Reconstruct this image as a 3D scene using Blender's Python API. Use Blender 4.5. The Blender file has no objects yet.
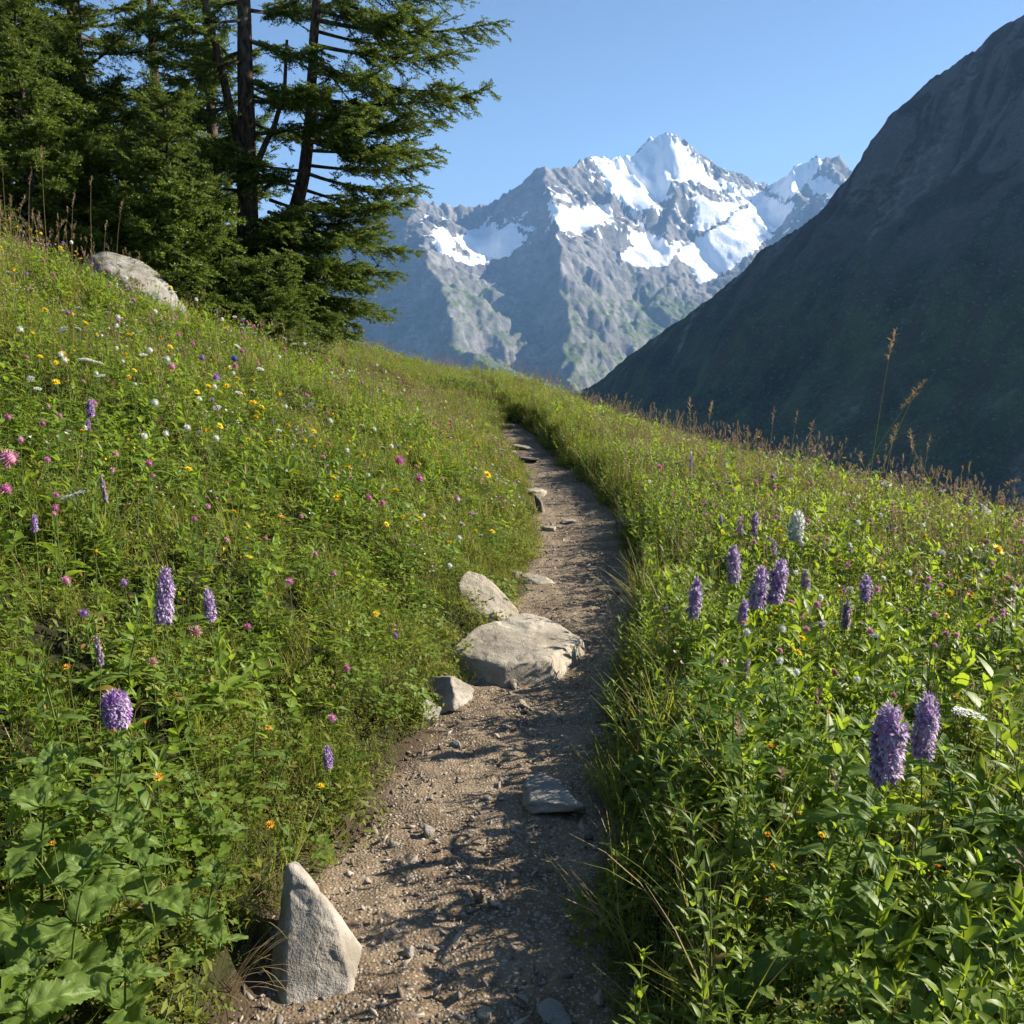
import bpy, bmesh, math, random
import numpy as np
from mathutils import Vector, Matrix, Euler

C = bpy.context.scene.collection
SC = bpy.context.scene
R = math.radians
F = 887.0                       # focal length in pixels of a 1024 px frame
PITCH = math.atan2(162.0, F)
EYE = np.array([0.0, 0.0, 1.62])

# ------------------------------------------------------------------ camera
cam_d = bpy.data.cameras.new('camera')
cam = bpy.data.objects.new('camera', cam_d); C.objects.link(cam)
cam_d.sensor_width = 36.0; cam_d.lens = 36.0 * F / 1024.0
cam_d.clip_start = 0.05; cam_d.clip_end = 60000.0
cam.location = EYE; cam.rotation_euler = (math.pi / 2 - PITCH, 0, 0)
SC.camera = cam
cam_d.dof.use_dof = False

# ------------------------------------------------------------------ light
SUN_AZ, SUN_EL = R(75.0), R(29.5)          # azimuth measured clockwise from the view direction (+Y)
wd = bpy.data.worlds.new('World'); SC.world = wd; wd.use_nodes = True
nt = wd.node_tree; bg = nt.nodes['Background']
sky = nt.nodes.new('ShaderNodeTexSky'); sky.sky_type = 'NISHITA'; sky.sun_disc = False
sky.sun_elevation = SUN_EL; sky.sun_rotation = SUN_AZ
sky.altitude = 2000; sky.air_density = 1.0; sky.dust_density = 0.15; sky.ozone_density = 2.5
nt.links.new(sky.outputs[0], bg.inputs[0]); bg.inputs[1].default_value = 0.05
sun_d = bpy.data.lights.new('sun', 'SUN'); sun_d.energy = 5.0; sun_d.angle = R(0.53)
sun_d.color = (1.0, 0.915, 0.77)
sun = bpy.data.objects.new('sun', sun_d); C.objects.link(sun)
sun_dir = Vector((math.sin(SUN_AZ) * math.cos(SUN_EL), math.cos(SUN_AZ) * math.cos(SUN_EL), math.sin(SUN_EL)))
sun.rotation_euler = sun_dir.to_track_quat('Z', 'Y').to_euler(); sun.location = (30, 10, 40)
vs = SC.view_settings
SC.display_settings.display_device = 'sRGB'
vs.view_transform = 'Standard'; vs.look = 'None'; vs.exposure = 1.58; vs.gamma = 1.0; vs.use_curve_mapping = False
SC.render.engine = 'CYCLES'
cy = SC.cycles
cy.max_bounces = 6; cy.diffuse_bounces = 3; cy.glossy_bounces = 2; cy.transmission_bounces = 4
cy.transparent_max_bounces = 4; cy.volume_bounces = 1; cy.use_denoising = True
cy.use_adaptive_sampling = True; cy.adaptive_threshold = 0.02
cy.caustics_reflective = False; cy.caustics_refractive = False

# ------------------------------------------------------------------ numpy helpers
def sstep(a, b, x):
    t = np.clip((np.asarray(x, float) - a) / (b - a), 0, 1)
    return t * t * (3 - 2 * t)

def _hash(ix, iy, seed):
    h = (ix.astype(np.int64) * 374761393 + iy.astype(np.int64) * 668265263 + seed * 1442695041) & 0xffffffff
    h = ((h ^ (h >> 13)) * 1274126177) & 0xffffffff
    h = ((h ^ (h >> 16)) * 2246822519) & 0xffffffff
    return h ^ (h >> 15)

def gnoise(x, y, seed=0):
    x = np.asarray(x, float); y = np.asarray(y, float)
    x, y = np.broadcast_arrays(x, y)
    ix = np.floor(x); iy = np.floor(y); fx = x - ix; fy = y - iy
    ux = fx**3 * (fx * (fx * 6 - 15) + 10); uy = fy**3 * (fy * (fy * 6 - 15) + 10)
    def g(dx, dy):
        a = _hash(ix + dx, iy + dy, seed) * (2 * math.pi / 4294967296.0)
        return np.cos(a) * (fx - dx) + np.sin(a) * (fy - dy)
    a = g(0, 0); b = g(1, 0); c = g(0, 1); d = g(1, 1)
    return 1.5 * ((a + (b - a) * ux) * (1 - uy) + (c + (d - c) * ux) * uy)

def fbm(x, y, octv=5, seed=0, gain=0.5, lac=2.03):
    s = 0; a = 1.0; f = 1.0
    for k in range(octv):
        s = s + a * gnoise(np.asarray(x) * f + 17.3 * k, np.asarray(y) * f - 9.1 * k, seed + k * 101); a *= gain; f *= lac
    return s

def ridged(x, y, octv=5, seed=0, gain=0.5, lac=2.07):
    s = 0; a = 1.0; f = 1.0; w = 1.0
    for k in range(octv):
        n = 1 - np.abs(gnoise(np.asarray(x) * f + 31.7 * k, np.asarray(y) * f + 5.3 * k, seed + k * 57)); n = n * n * w
        s = s + a * n; w = np.clip(n * 1.6, 0, 1); a *= gain; f *= lac
    return s

cp, sp_ = math.cos(PITCH), math.sin(PITCH)
def pix_dir(px, py):
    a = (px - 512.0) / F; b = (512.0 - py) / F
    return np.array([a, cp + b * sp_, -sp_ + b * cp])        # depth along the optical axis is 1
def at_y(px, py, Y):
    d = pix_dir(px, py); return EYE + d * (Y / d[1])
def project(x, y, z):
    dx, dy, dz = np.asarray(x) - EYE[0], np.asarray(y) - EYE[1], np.asarray(z) - EYE[2]
    dep = dy * cp - dz * sp_; up = dy * sp_ + dz * cp
    return 512 + F * dx / dep, 512 - F * up / dep, dep

# ------------------------------------------------------------------ the near slope
_PY = np.array([-6, -3, 0, 1.9, 2.4, 3.0, 3.9, 5.6, 6.7, 9.5, 13.2, 17.0, 21.0, 25.0, 30.0, 45.0])
_PX = np.array([-.9, -.62, -.38, -.2, -.12, -.04, .06, .40, .52, .66, .34, .02, -.30, -1.2, -3.2, -12.])
def path_x(y):
    y = np.asarray(y, float)
    # piecewise cubic (Catmull-Rom like) through the path's centre points
    i = np.clip(np.searchsorted(_PY, y) - 1, 0, len(_PY) - 2)
    m = np.gradient(_PX, _PY)
    h = _PY[i + 1] - _PY[i]; t = np.clip((y - _PY[i]) / h, 0, 1)
    return (_PX[i] * (1 + 2 * t) * (1 - t)**2 + _PX[i + 1] * t * t * (3 - 2 * t)
            + h * (m[i] * t * (1 - t)**2 - m[i + 1] * t * t * (1 - t)))
def path_hw(y, side=0):
    y = np.asarray(y, float)
    return (1 - 1.3 * sstep(15.6, 18.6, y)) * 0.43 - 0.10 * sstep(6, 15, y) + (0.05 * sstep(3.6, 2.4, y) if side == 0 else 0) + 0.07 * gnoise(y * 0.9, side * 7.7 + 3.3, 5) + 0.07 * gnoise(y * 2.7, side * 3.1 + .7, 8)
def rise(y):
    return 0.62 * sstep(12.5, 23, y) - 0.030 * np.maximum(0, np.asarray(y, float) - 23)**2
def terrain(x, y):
    x = np.asarray(x, float); y = np.asarray(y, float)
    u = x - path_x(y)
    vl = np.maximum(0, -u - path_hw(y, 0)); vr = np.maximum(0, u - path_hw(y, 1))
    w = 1 - 0.63 * sstep(8, 17, y) + 0.1 * sstep(17, 22, y)
    gl = np.where(vl < 20, 0.57 * vl - 0.0145 * vl**2, 5.0)
    bl = 0.03 + 0.11 * (0.5 + 0.8 * gnoise(y * 1.3, 4.4, 31))
    z = w * gl * sstep(0, 1.2, vl) ** .3 + np.clip(bl, .02, .16) * sstep(0, .22, vl)
    k = 0.0275 + 0.0034 * np.clip(y - 9, 0, 20)
    z = z + (0.22 + .07 * gnoise(y * 1.1, 9.4, 41)) * sstep(-.02, .34, vr) - 0.01 * vr - k * np.minimum(vr, 60)**2 - 0.02 * np.maximum(vr - 12, 0)**2 * 0
    z = z + rise(y) * (1 - 0.95 * sstep(0.3, 4.5, vr))
    off = sstep(0, .5, vl + vr)
    z = z + off * (0.10 * fbm(x * .35, y * .35, 3, 2) + 0.035 * fbm(x * 1.6, y * 1.6, 3, 7))
    # trodden path: shallow dish, small steps
    pth = 1 - sstep(0, .25, vl + vr)
    z = z + pth * (0.018 * fbm(x * 1.3, y * 1.3, 3, 12) + 0.006 * fbm(x * 6, y * 6, 3, 14) - 0.02)
    return np.maximum(z, -420.0)
def hit(px, py, h=0.0, d0=0.6, d1=80.0):
    """where the line of sight through a pixel comes within h of the slope"""
    for k in range(40):
        p = hit1(px, py + 3 * k, h, d0, d1)
        if p is not None: return p
def hit1(px, py, h, d0, d1):
    d = pix_dir(px, py); d = d / d[1]
    Y = np.exp(np.linspace(math.log(d0), math.log(d1), 6000))
    P = EYE[None] + d[None] * Y[:, None]
    s = P[:, 2] - terrain(P[:, 0], P[:, 1]) - h
    i = np.argmax(s <= 0)
    if s[i] > 0: return None
    return P[i]

# ------------------------------------------------------------------ mesh + object helpers
def mesh_np(name, V, Fc, mat=None, smooth=False, attrs=None, uv=None):
    """mesh from numpy arrays: Fc is an (n,3) or (n,4) int array or a list of such arrays"""
    me = bpy.data.meshes.new(name)
    V = np.ascontiguousarray(V, np.float32)
    fl = [np.asarray(f, np.int32) for f in (Fc if isinstance(Fc, list) else [Fc]) if len(f)]
    me.vertices.add(len(V)); me.vertices.foreach_set('co', V.ravel())
    loops = np.concatenate([f.ravel() for f in fl]); tot = np.concatenate([np.full(len(f), f.shape[1], np.int32) for f in fl])
    st = np.concatenate([[0], np.cumsum(tot)[:-1]]).astype(np.int32)
    me.loops.add(len(loops)); me.loops.foreach_set('vertex_index', loops)
    me.polygons.add(len(tot)); me.polygons.foreach_set('loop_start', st); me.polygons.foreach_set('loop_total', tot)
    if smooth: me.polygons.foreach_set('use_smooth', np.ones(len(tot), bool))
    for k, a in (attrs or {}).items():
        at = me.attributes.new(k, 'FLOAT', 'POINT'); at.data.foreach_set('value', np.ascontiguousarray(a, np.float32).ravel())
    me.update(calc_edges=True); me.validate()
    for m in ([mat] if mat is not None and not isinstance(mat, (list, tuple)) else (mat or [])): me.materials.append(m)
    return me
def link(name, me, parent=None, loc=(0, 0, 0), rot=(0, 0, 0), scale=None):
    o = bpy.data.objects.new(name, me); C.objects.link(o)
    o.location = loc; o.rotation_euler = rot
    if scale is not None: o.scale = (scale,) * 3 if np.isscalar(scale) else scale
    if parent is not None: o.parent = parent
    return o
def tag(o, label=None, cat=None, group=None, kind=None):
    if label: o['label'] = label
    if cat: o['category'] = cat
    if group: o['group'] = group
    if kind: o['kind'] = kind
    return o
def grid_faces(nr, nc):
    i = np.arange(nr * nc).reshape(nr, nc)
    return np.stack([i[:-1, :-1], i[:-1, 1:], i[1:, 1:], i[1:, :-1]], -1).reshape(-1, 4)

class NT:
    """a small shader-node writer"""
    def __init__(s, name):
        s.m = bpy.data.materials.new(name); s.m.use_nodes = True; s.t = s.m.node_tree; s.t.nodes.clear()
        s.out = s.n('ShaderNodeOutputMaterial')
    def n(s, typ, inp=None, **kw):
        nd = s.t.nodes.new(typ)
        for k, v in kw.items(): setattr(nd, k, v)
        for k, v in (inp or {}).items():
            if isinstance(v, bpy.types.NodeSocket): s.t.links.new(v, nd.inputs[k])
            else:
                sk = nd.inputs[k]
                if sk.type == 'RGBA' and len(v) == 3: v = (*v, 1)
                sk.default_value = v
        return nd
    def noise(s, vec, scale, detail=3, rough=.55, dist=0):
        i = {'Scale': scale, 'Detail': detail, 'Roughness': rough, 'Distortion': dist}
        if vec is not None: i['Vector'] = vec
        return s.n('ShaderNodeTexNoise', i).outputs[0]
    def ramp(s, fac, a, b):
        return s.n('ShaderNodeMapRange', {'Value': fac, 'From Min': a, 'From Max': b}, interpolation_type='SMOOTHSTEP').outputs[0]
    def lin(s, fac, a, b, c, d):
        return s.n('ShaderNodeMapRange', {'Value': fac, 'From Min': a, 'From Max': b, 'To Min': c, 'To Max': d}).outputs[0]
    def mix(s, fac, a, b, mode='MIX'):
        nd = s.n('ShaderNodeMix', data_type='RGBA', blend_type=mode)
        for k, v in ((0, fac), (6, a), (7, b)):
            if isinstance(v, bpy.types.NodeSocket): s.t.links.new(v, nd.inputs[k])
            else: nd.inputs[k].default_value = (*v, 1) if not np.isscalar(v) and len(v) == 3 else v
        return nd.outputs[2]
    def math(s, op, a, b=0.0):
        nd = s.n('ShaderNodeMath', operation=op)
        for k, v in ((0, a), (1, b)):
            if isinstance(v, bpy.types.NodeSocket): s.t.links.new(v, nd.inputs[k])
            else: nd.inputs[k].default_value = v
        return nd.outputs[0]
    def attr(s, name): return s.n('ShaderNodeAttribute', attribute_name=name).outputs['Fac']
    def pos(s): return s.n('ShaderNodeNewGeometry').outputs['Position']
    def bump(s, h, strength=.5, dist=.01, normal=None):
        i = {'Height': h, 'Strength': strength, 'Distance': dist}
        if normal is not None: i['Normal'] = normal
        return s.n('ShaderNodeBump', i).outputs[0]
    def bsdf(s, col, rough=.8, spec=.3, normal=None, **kw):
        i = {'Base Color': col, 'Roughness': rough, 'Specular IOR Level': spec}
        if normal is not None: i['Normal'] = normal
        i.update(kw)
        return s.n('ShaderNodeBsdfPrincipled', i).outputs[0]
    def done(s, sh): s.t.links.new(sh, s.out.inputs['Surface']); return s.m

# ------------------------------------------------------------------ far terrain: ridges and their flanks
def seg_field(X, Y, pts):
    """nearest horizontal distance to a 3-D polyline, height there and arc length there"""
    best = np.full(X.shape, 1e12); Z = np.zeros(X.shape); T = np.zeros(X.shape); S = np.zeros(X.shape); acc = 0
    for a, b in zip(pts[:-1], pts[1:]):
        dx, dy = b[0] - a[0], b[1] - a[1]; L2 = dx * dx + dy * dy + 1e-9
        t = np.clip(((X - a[0]) * dx + (Y - a[1]) * dy) / L2, 0, 1)
        d = (X - a[0] - t * dx)**2 + (Y - a[1] - t * dy)**2
        k = d < best
        best = np.where(k, d, best); Z = np.where(k, a[2] + t * (b[2] - a[2]), Z)
        T = np.where(k, acc + t * math.sqrt(L2), T)
        S = np.where(k, np.sign((X - a[0]) * dy - (Y - a[1]) * dx), S); acc += math.sqrt(L2)
    return np.sqrt(best), Z, T, S
def smax(a, b, k):
    h = np.clip(0.5 + 0.5 * (a - b) / k, 0, 1); return b + (a - b) * h + k * h * (1 - h)

def zp(pts): return [(340 + a * .547, 100 + b * .547) for a, b in pts]     # reading of an enlarged picture
def in_poly(px, py, poly):
    """signed distance (inside positive) to a polygon"""
    d = np.full(px.shape, 1e12); c = np.zeros(px.shape, bool)
    for (x0, y0), (x1, y1) in zip(poly, poly[1:] + poly[:1]):
        dx, dy = x1 - x0, y1 - y0; t = np.clip(((px - x0) * dx + (py - y0) * dy) / (dx * dx + dy * dy + 1e-9), 0, 1)
        d = np.minimum(d, (px - x0 - t * dx)**2 + (py - y0 - t * dy)**2)
        k = (y0 > py) != (y1 > py)
        c ^= k & (px < (x1 - x0) * (py - y0) / (y1 - y0 + 1e-12) + x0)
    d = np.sqrt(d); return np.where(c, d, -d)

def build_mountain():
    P = lambda L: [tuple(at_y(*p)) for p in L]
    sky_line = P([(-340, 300, 5200), (-120, 262, 5300), (90, 235, 5400), (230, 226, 5450), (300, 218, 5500), (340, 216, 5500), (372, 218, 5500), (390, 205, 5500), (405, 198, 5500),
                  (418, 197, 5500), (430, 203, 5550), (444, 204, 5600), (466, 207, 5650), (488, 204, 5700), (510, 191, 5650), (529, 177, 5600),
                  (537, 170, 5550), (545, 166, 5500), (556, 170, 5560), (566, 168, 5600), (574, 166, 5700), (581, 161, 5800), (590, 158, 5850), (600, 158, 5900), (624, 157, 6050),
                  (634, 152, 6100), (644, 146, 6150), (651, 138, 6180), (659, 133, 6200), (670, 134, 6200), (682, 141, 6200), (692, 149, 6250), (701, 155, 6300), (712, 162, 6400),
                  (723, 172, 6500), (734, 174, 6600), (748, 178, 6650), (764, 183, 6700), (772, 184, 6650), (778, 181, 6600), (788, 173, 6500), (799, 164, 6400), (806, 161, 6400), (813, 157, 6400), (822, 159, 6400), (832, 156, 6400),
                  (840, 163, 6350), (849, 171, 6300), (870, 190, 6200), (900, 215, 6000), (960, 270, 5800), (1100, 330, 5600), (1400, 380, 5400)])
    ridges = [  # (line, flank slope, gully strength)
        (sky_line, 1.05, 1.0),
        (P([(545, 167, 5500), (549, 192, 5250), (553, 220, 5000), (557, 245, 4800), (559, 270, 4600), (561, 300, 4400), (562, 325, 4200), (566, 360, 4000), (570, 400, 3700), (575, 460, 3300)]), (1.3, .78), .8),
        (P([(405, 198, 5500), (412, 216, 5150), (421, 237, 4780), (430, 268, 4420), (445, 300, 4200), (462, 334, 3980), (486, 365, 3760), (520, 430, 3400)]), (1.15, .5), .8),
        (P([(372, 218, 5500), (352, 250, 5200), (360, 290, 4900), (385, 335, 4500), (420, 390, 4000)]), (1.1, .8), .8),
        (P([(300, 218, 5500), (270, 280, 4900), (250, 340, 4300), (260, 420, 3700)]), .85, .8),
        (P([(659, 133, 6200), (663, 148, 6080), (669, 166, 5950), (673, 184, 5800), (676, 205, 5650), (672, 228, 5480), (662, 242, 5350)]), (1.5, .95), .6),
        (P([(600, 158, 5900), (606, 178, 5740), (612, 205, 5520), (616, 232, 5300), (608, 252, 5150), (600, 275, 4950), (612, 300, 4750), (628, 330, 4500)]), (1.15, .95), .8),
        (P([(799, 164, 6400), (798, 185, 6150), (803, 203, 5950), (793, 222, 5750)]), (1.2, 1.2), .8),
        (P([(832, 156, 6400), (838, 180, 6150), (850, 210, 5900), (870, 245, 5600)]), 1.0, .8),
        (P([(712, 262, 5450), (690, 266, 5300), (668, 284, 5050), (648, 308, 4800), (636, 335, 4550)]), (1.1, .8), .6),
        # snowfields and glaciers: gentle aprons
        (P([(722, 186, 6450), (715, 215, 6000), (702, 245, 5600), (690, 262, 5400)]), .42, .05),
        (P([(770, 192, 6500), (755, 215, 6100), (735, 245, 5700), (715, 270, 5400)]), .38, .05),
        (P([(688, 200, 5950), (668, 215, 5750), (690, 205, 5900), (735, 195, 6200)]), .5, .05),
        (P([(524, 222, 5420), (500, 230, 5350), (470, 240, 5280), (446, 252, 5180), (432, 242, 5180)]), .42, .1),
        (P([(556, 206, 5350), (580, 210, 5330), (606, 212, 5480)]), .55, .1),
        (P([(628, 236, 5450), (645, 246, 5380), (625, 262, 5200), (600, 268, 5050)]), .5, .2),
        (P([(618, 178, 5850), (640, 190, 5800), (655, 200, 5850)]), .6, .1),
        (P([(846, 178, 6100), (838, 188, 5950)]), .5, .1),
    ]
    step = 9.0
    xs = np.arange(-3400, 4300, step); ys = np.concatenate([np.arange(2700, 6700, step), np.arange(6700, 8000, 40)])
    X, Y = np.meshgrid(xs, ys)
    wx = X + 80 * fbm(X / 420, Y / 420, 3, 21) + 45 * fbm(X / 130, Y / 130, 3, 23); wy = Y + 80 * fbm(X / 420, Y / 420, 3, 22)
    H = np.full(X.shape, -900.0); GU = np.zeros(X.shape)
    for i, (L, sl, gs) in enumerate(ridges):
        A = np.array(L)
        m = 2600
        d, z, t, s = seg_field(X + (wx - X) * (.35 if i == 0 else .6), Y + (wy - Y) * .35, L)
        if isinstance(sl, tuple): sl = np.where(s > 0, sl[0], sl[1])
        tw = t + 60 * fbm(X / 190, Y / 190, 4, 61)
        g = 66 * (ridged(tw / 260 + s * 3.7, d / 1500 + i, 2, 40 + i) - .8) * np.clip(d / 160, 0, 1) + 32 * (ridged(tw / 85 + s * 1.7, d / 700 + i, 2, 60 + i) - .8) * np.clip(d / 60, 0, 1) \
            + 14 * (ridged(tw / 32 + s * 1.7, d / 260 + i, 2, 80 + i) - .8) * np.clip(d / 30, .3, 1)
        g = g + 7 * (ridged(tw / 17 + s * 1.7, d / 150 + i, 2, 85 + i) - .8) * np.clip(d / 20, .3, 1)
        z = z + gs * 20 * (ridged(t / 105 + i + .3 * gnoise(t / 60, t * 0, 4), t * 0 + i, 4, 90 + i, .6) - 1.1)
        if i >= 10: d = d + 3.0 * np.maximum(0, d - 190)
        h = z - sl * d * (1 - .10 * np.clip(d / 900, 0, 1)) + gs * g * np.clip(1.4 - d / 1500, .4, 1)
        gq = np.clip((ridged(tw / 85 + s * 1.7, d / 700 + i, 2, 60 + i) + .7 * ridged(tw / 32 + s * 1.7, d / 260 + i, 2, 80 + i)) / 1.9, 0, 1)
        GU = np.where(h > H, gq, GU)
        H = smax(h, H, 14.0) if i else h
    dr = seg_field(X, Y, sky_line)[0]
    am = .22 + .78 * np.clip(dr / 260, 0, 1)
    rough = 22 * (ridged(wx / 420, wy / 420, 2, 3) - .9) + 12 * (ridged(wx / 150, wy / 190, 3, 9) - .8) + 8 * (ridged(X / 34, Y / 52, 3, 15) - .8)
    soft = np.zeros(X.shape)
    # project every vertex once to lay the snow where the massif carries it
    px, py, _ = project(X, Y, H)
    n = fbm(X / 60, Y / 60 + H / 60, 4, 77)
    n2 = fbm(X / 200, Y / 200 + H / 130, 3, 78)
    polys = [zp(p) for p in (
        [(520, 108), (545, 92), (583, 56), (612, 66), (640, 88), (655, 118), (690, 150), (700, 172), (668, 160), (640, 150), (622, 158), (608, 150), (592, 190), (575, 182), (540, 150)],
        [(462, 105), (495, 100), (525, 106), (545, 145), (585, 160), (583, 190), (560, 205), (530, 195), (510, 180), (488, 160)],
        [(640, 232), (650, 200), (648, 168), (690, 186), (752, 184), (722, 206), (690, 222), (660, 240)],
        [(378, 180), (400, 186), (432, 196), (492, 190), (502, 226), (470, 232), (440, 242), (402, 240), (386, 212)],
        [(525, 235), (560, 245), (622, 266), (600, 296), (560, 310), (508, 292), (532, 268)],
        [(692, 142), (730, 160), (775, 166), (785, 180), (832, 196), (802, 238), (742, 288), (700, 318), (660, 340), (640, 300), (618, 282), (650, 252), (700, 222), (742, 196), (752, 184), (712, 182)],
        [(783, 165), (800, 148), (842, 112), (868, 104), (882, 112), (868, 140), (832, 176), (812, 184)],
        [(850, 150), (890, 143), (917, 158), (898, 180), (870, 166)],
        [(168, 238), (196, 236), (215, 258), (206, 272), (236, 284), (278, 284), (272, 300), (210, 292), (180, 276)],
        [(198, 250), (260, 234), (325, 222), (332, 270), (294, 292), (240, 284), (214, 262)])]
    sn = np.full(X.shape, -99.0)
    for pl in polys: sn = np.maximum(sn, in_poly(px, py, pl))
    snow = sstep(-2.2, 2.8, sn + 3.2 * n + 1.0 * n2)
    # dusting on the highest rocks
    hi = sstep(1000, 1500, H) * sstep(-.15, .55, n + .6 * n2)
    patch = sstep(.52, .62, fbm(X / 90, Y / 45 + H / 60, 3, 99)) * sstep(430, 650, H)
    snow = np.clip(np.maximum(snow, np.maximum(.75 * hi * sstep(-12, 3, sn), .9 * patch * sstep(-26, -6, sn))), 0, 1)
    core = sstep(.3, .9, snow) * sstep(0, 5, sn)
    B = H.copy()
    for _ in range(14): B = (B + np.roll(B, 1, 0) + np.roll(B, -1, 0) + np.roll(B, 1, 1) + np.roll(B, -1, 1)) / 5
    H = H + (B - H) * core * .8 * sstep(30, 120, dr)
    streak = sstep(.50, .30, GU) * sstep(250, 750, H) * sstep(.0, .5, n2 + .35) * .85
    snow = np.maximum(snow, streak * sstep(-30, -3, sn))
    H = H + rough * am * (1 - .86 * sstep(.3, .9, snow) * sstep(0, 5, sn))
    H = np.maximum(H, -480 + 10 * fbm(X / 300, Y / 300, 3, 4))
    gy, gx = np.gradient(H); gx = gx / step; gy = gy / step
    slope = np.hypot(gx, gy)
    green = sstep(-.3, .4, fbm(wx / 330, wy / 330, 4, 51) + 1.55 - (H + 60) / 270) * sstep(1.9, .9, slope + .25 * n)
    scree = np.clip(.6 * sstep(.05, .5, fbm(X / 160, Y / 160 + H / 300, 4, 52)) + .8 * sstep(.55, .25, GU), 0, 1)
    m = NT('mountain_rock')
    p = m.pos()
    r1 = m.noise(p, .006, 8, .62); r2 = m.noise(p, .03, 6, .65)
    st = m.n('ShaderNodeMapping', {'Scale': (1, 1, 4.0), 'Rotation': (.35, .2, 0)}); m.t.links.new(p, st.inputs[0])
    r3 = m.noise(st.outputs[0], .02, 5, .6)
    rock = m.mix(m.ramp(r1, .38, .66), (.075, .072, .070), (.235, .22, .205))
    rock = m.mix(m.ramp(r2, .42, .62), rock, (.13, .124, .12))
    rock = m.mix(m.math('MULTIPLY', m.ramp(r3, .56, .68), .6), rock, (.036, .036, .038))
    rock = m.mix(m.math('MULTIPLY', m.attr('scree'), .55), rock, (.20, .19, .178))
    gr = m.mix(m.ramp(r2, .35, .65), (.035, .062, .014), (.085, .110, .028))
    col = m.mix(m.math('MULTIPLY', m.attr('green'), m.ramp(r2, .3, .5)), rock, gr)
    sf = m.ramp(m.math('ADD', m.attr('snow'), m.math('MULTIPLY', m.math('SUBTRACT', m.noise(p, .03, 8, .75), .5), 1.3)), .38, .56)
    col = m.mix(sf, col, (.78, .80, .83))
    mat = m.done(m.bsdf(col, .85, .15, m.bump(m.math('ADD', r2, m.math('MULTIPLY', m.noise(p, .10, 5, .7), .6)), .7, 8.0)))
    me = mesh_np('mountains', np.stack([X, Y, H], -1).reshape(-1, 3), grid_faces(*X.shape), mat, True,
                 {'snow': snow, 'green': green, 'scree': scree})
    o = link('mountains', me); tag(o, 'jagged grey alpine range with a snow covered summit and hanging glaciers', 'mountain', kind='structure')

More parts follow.
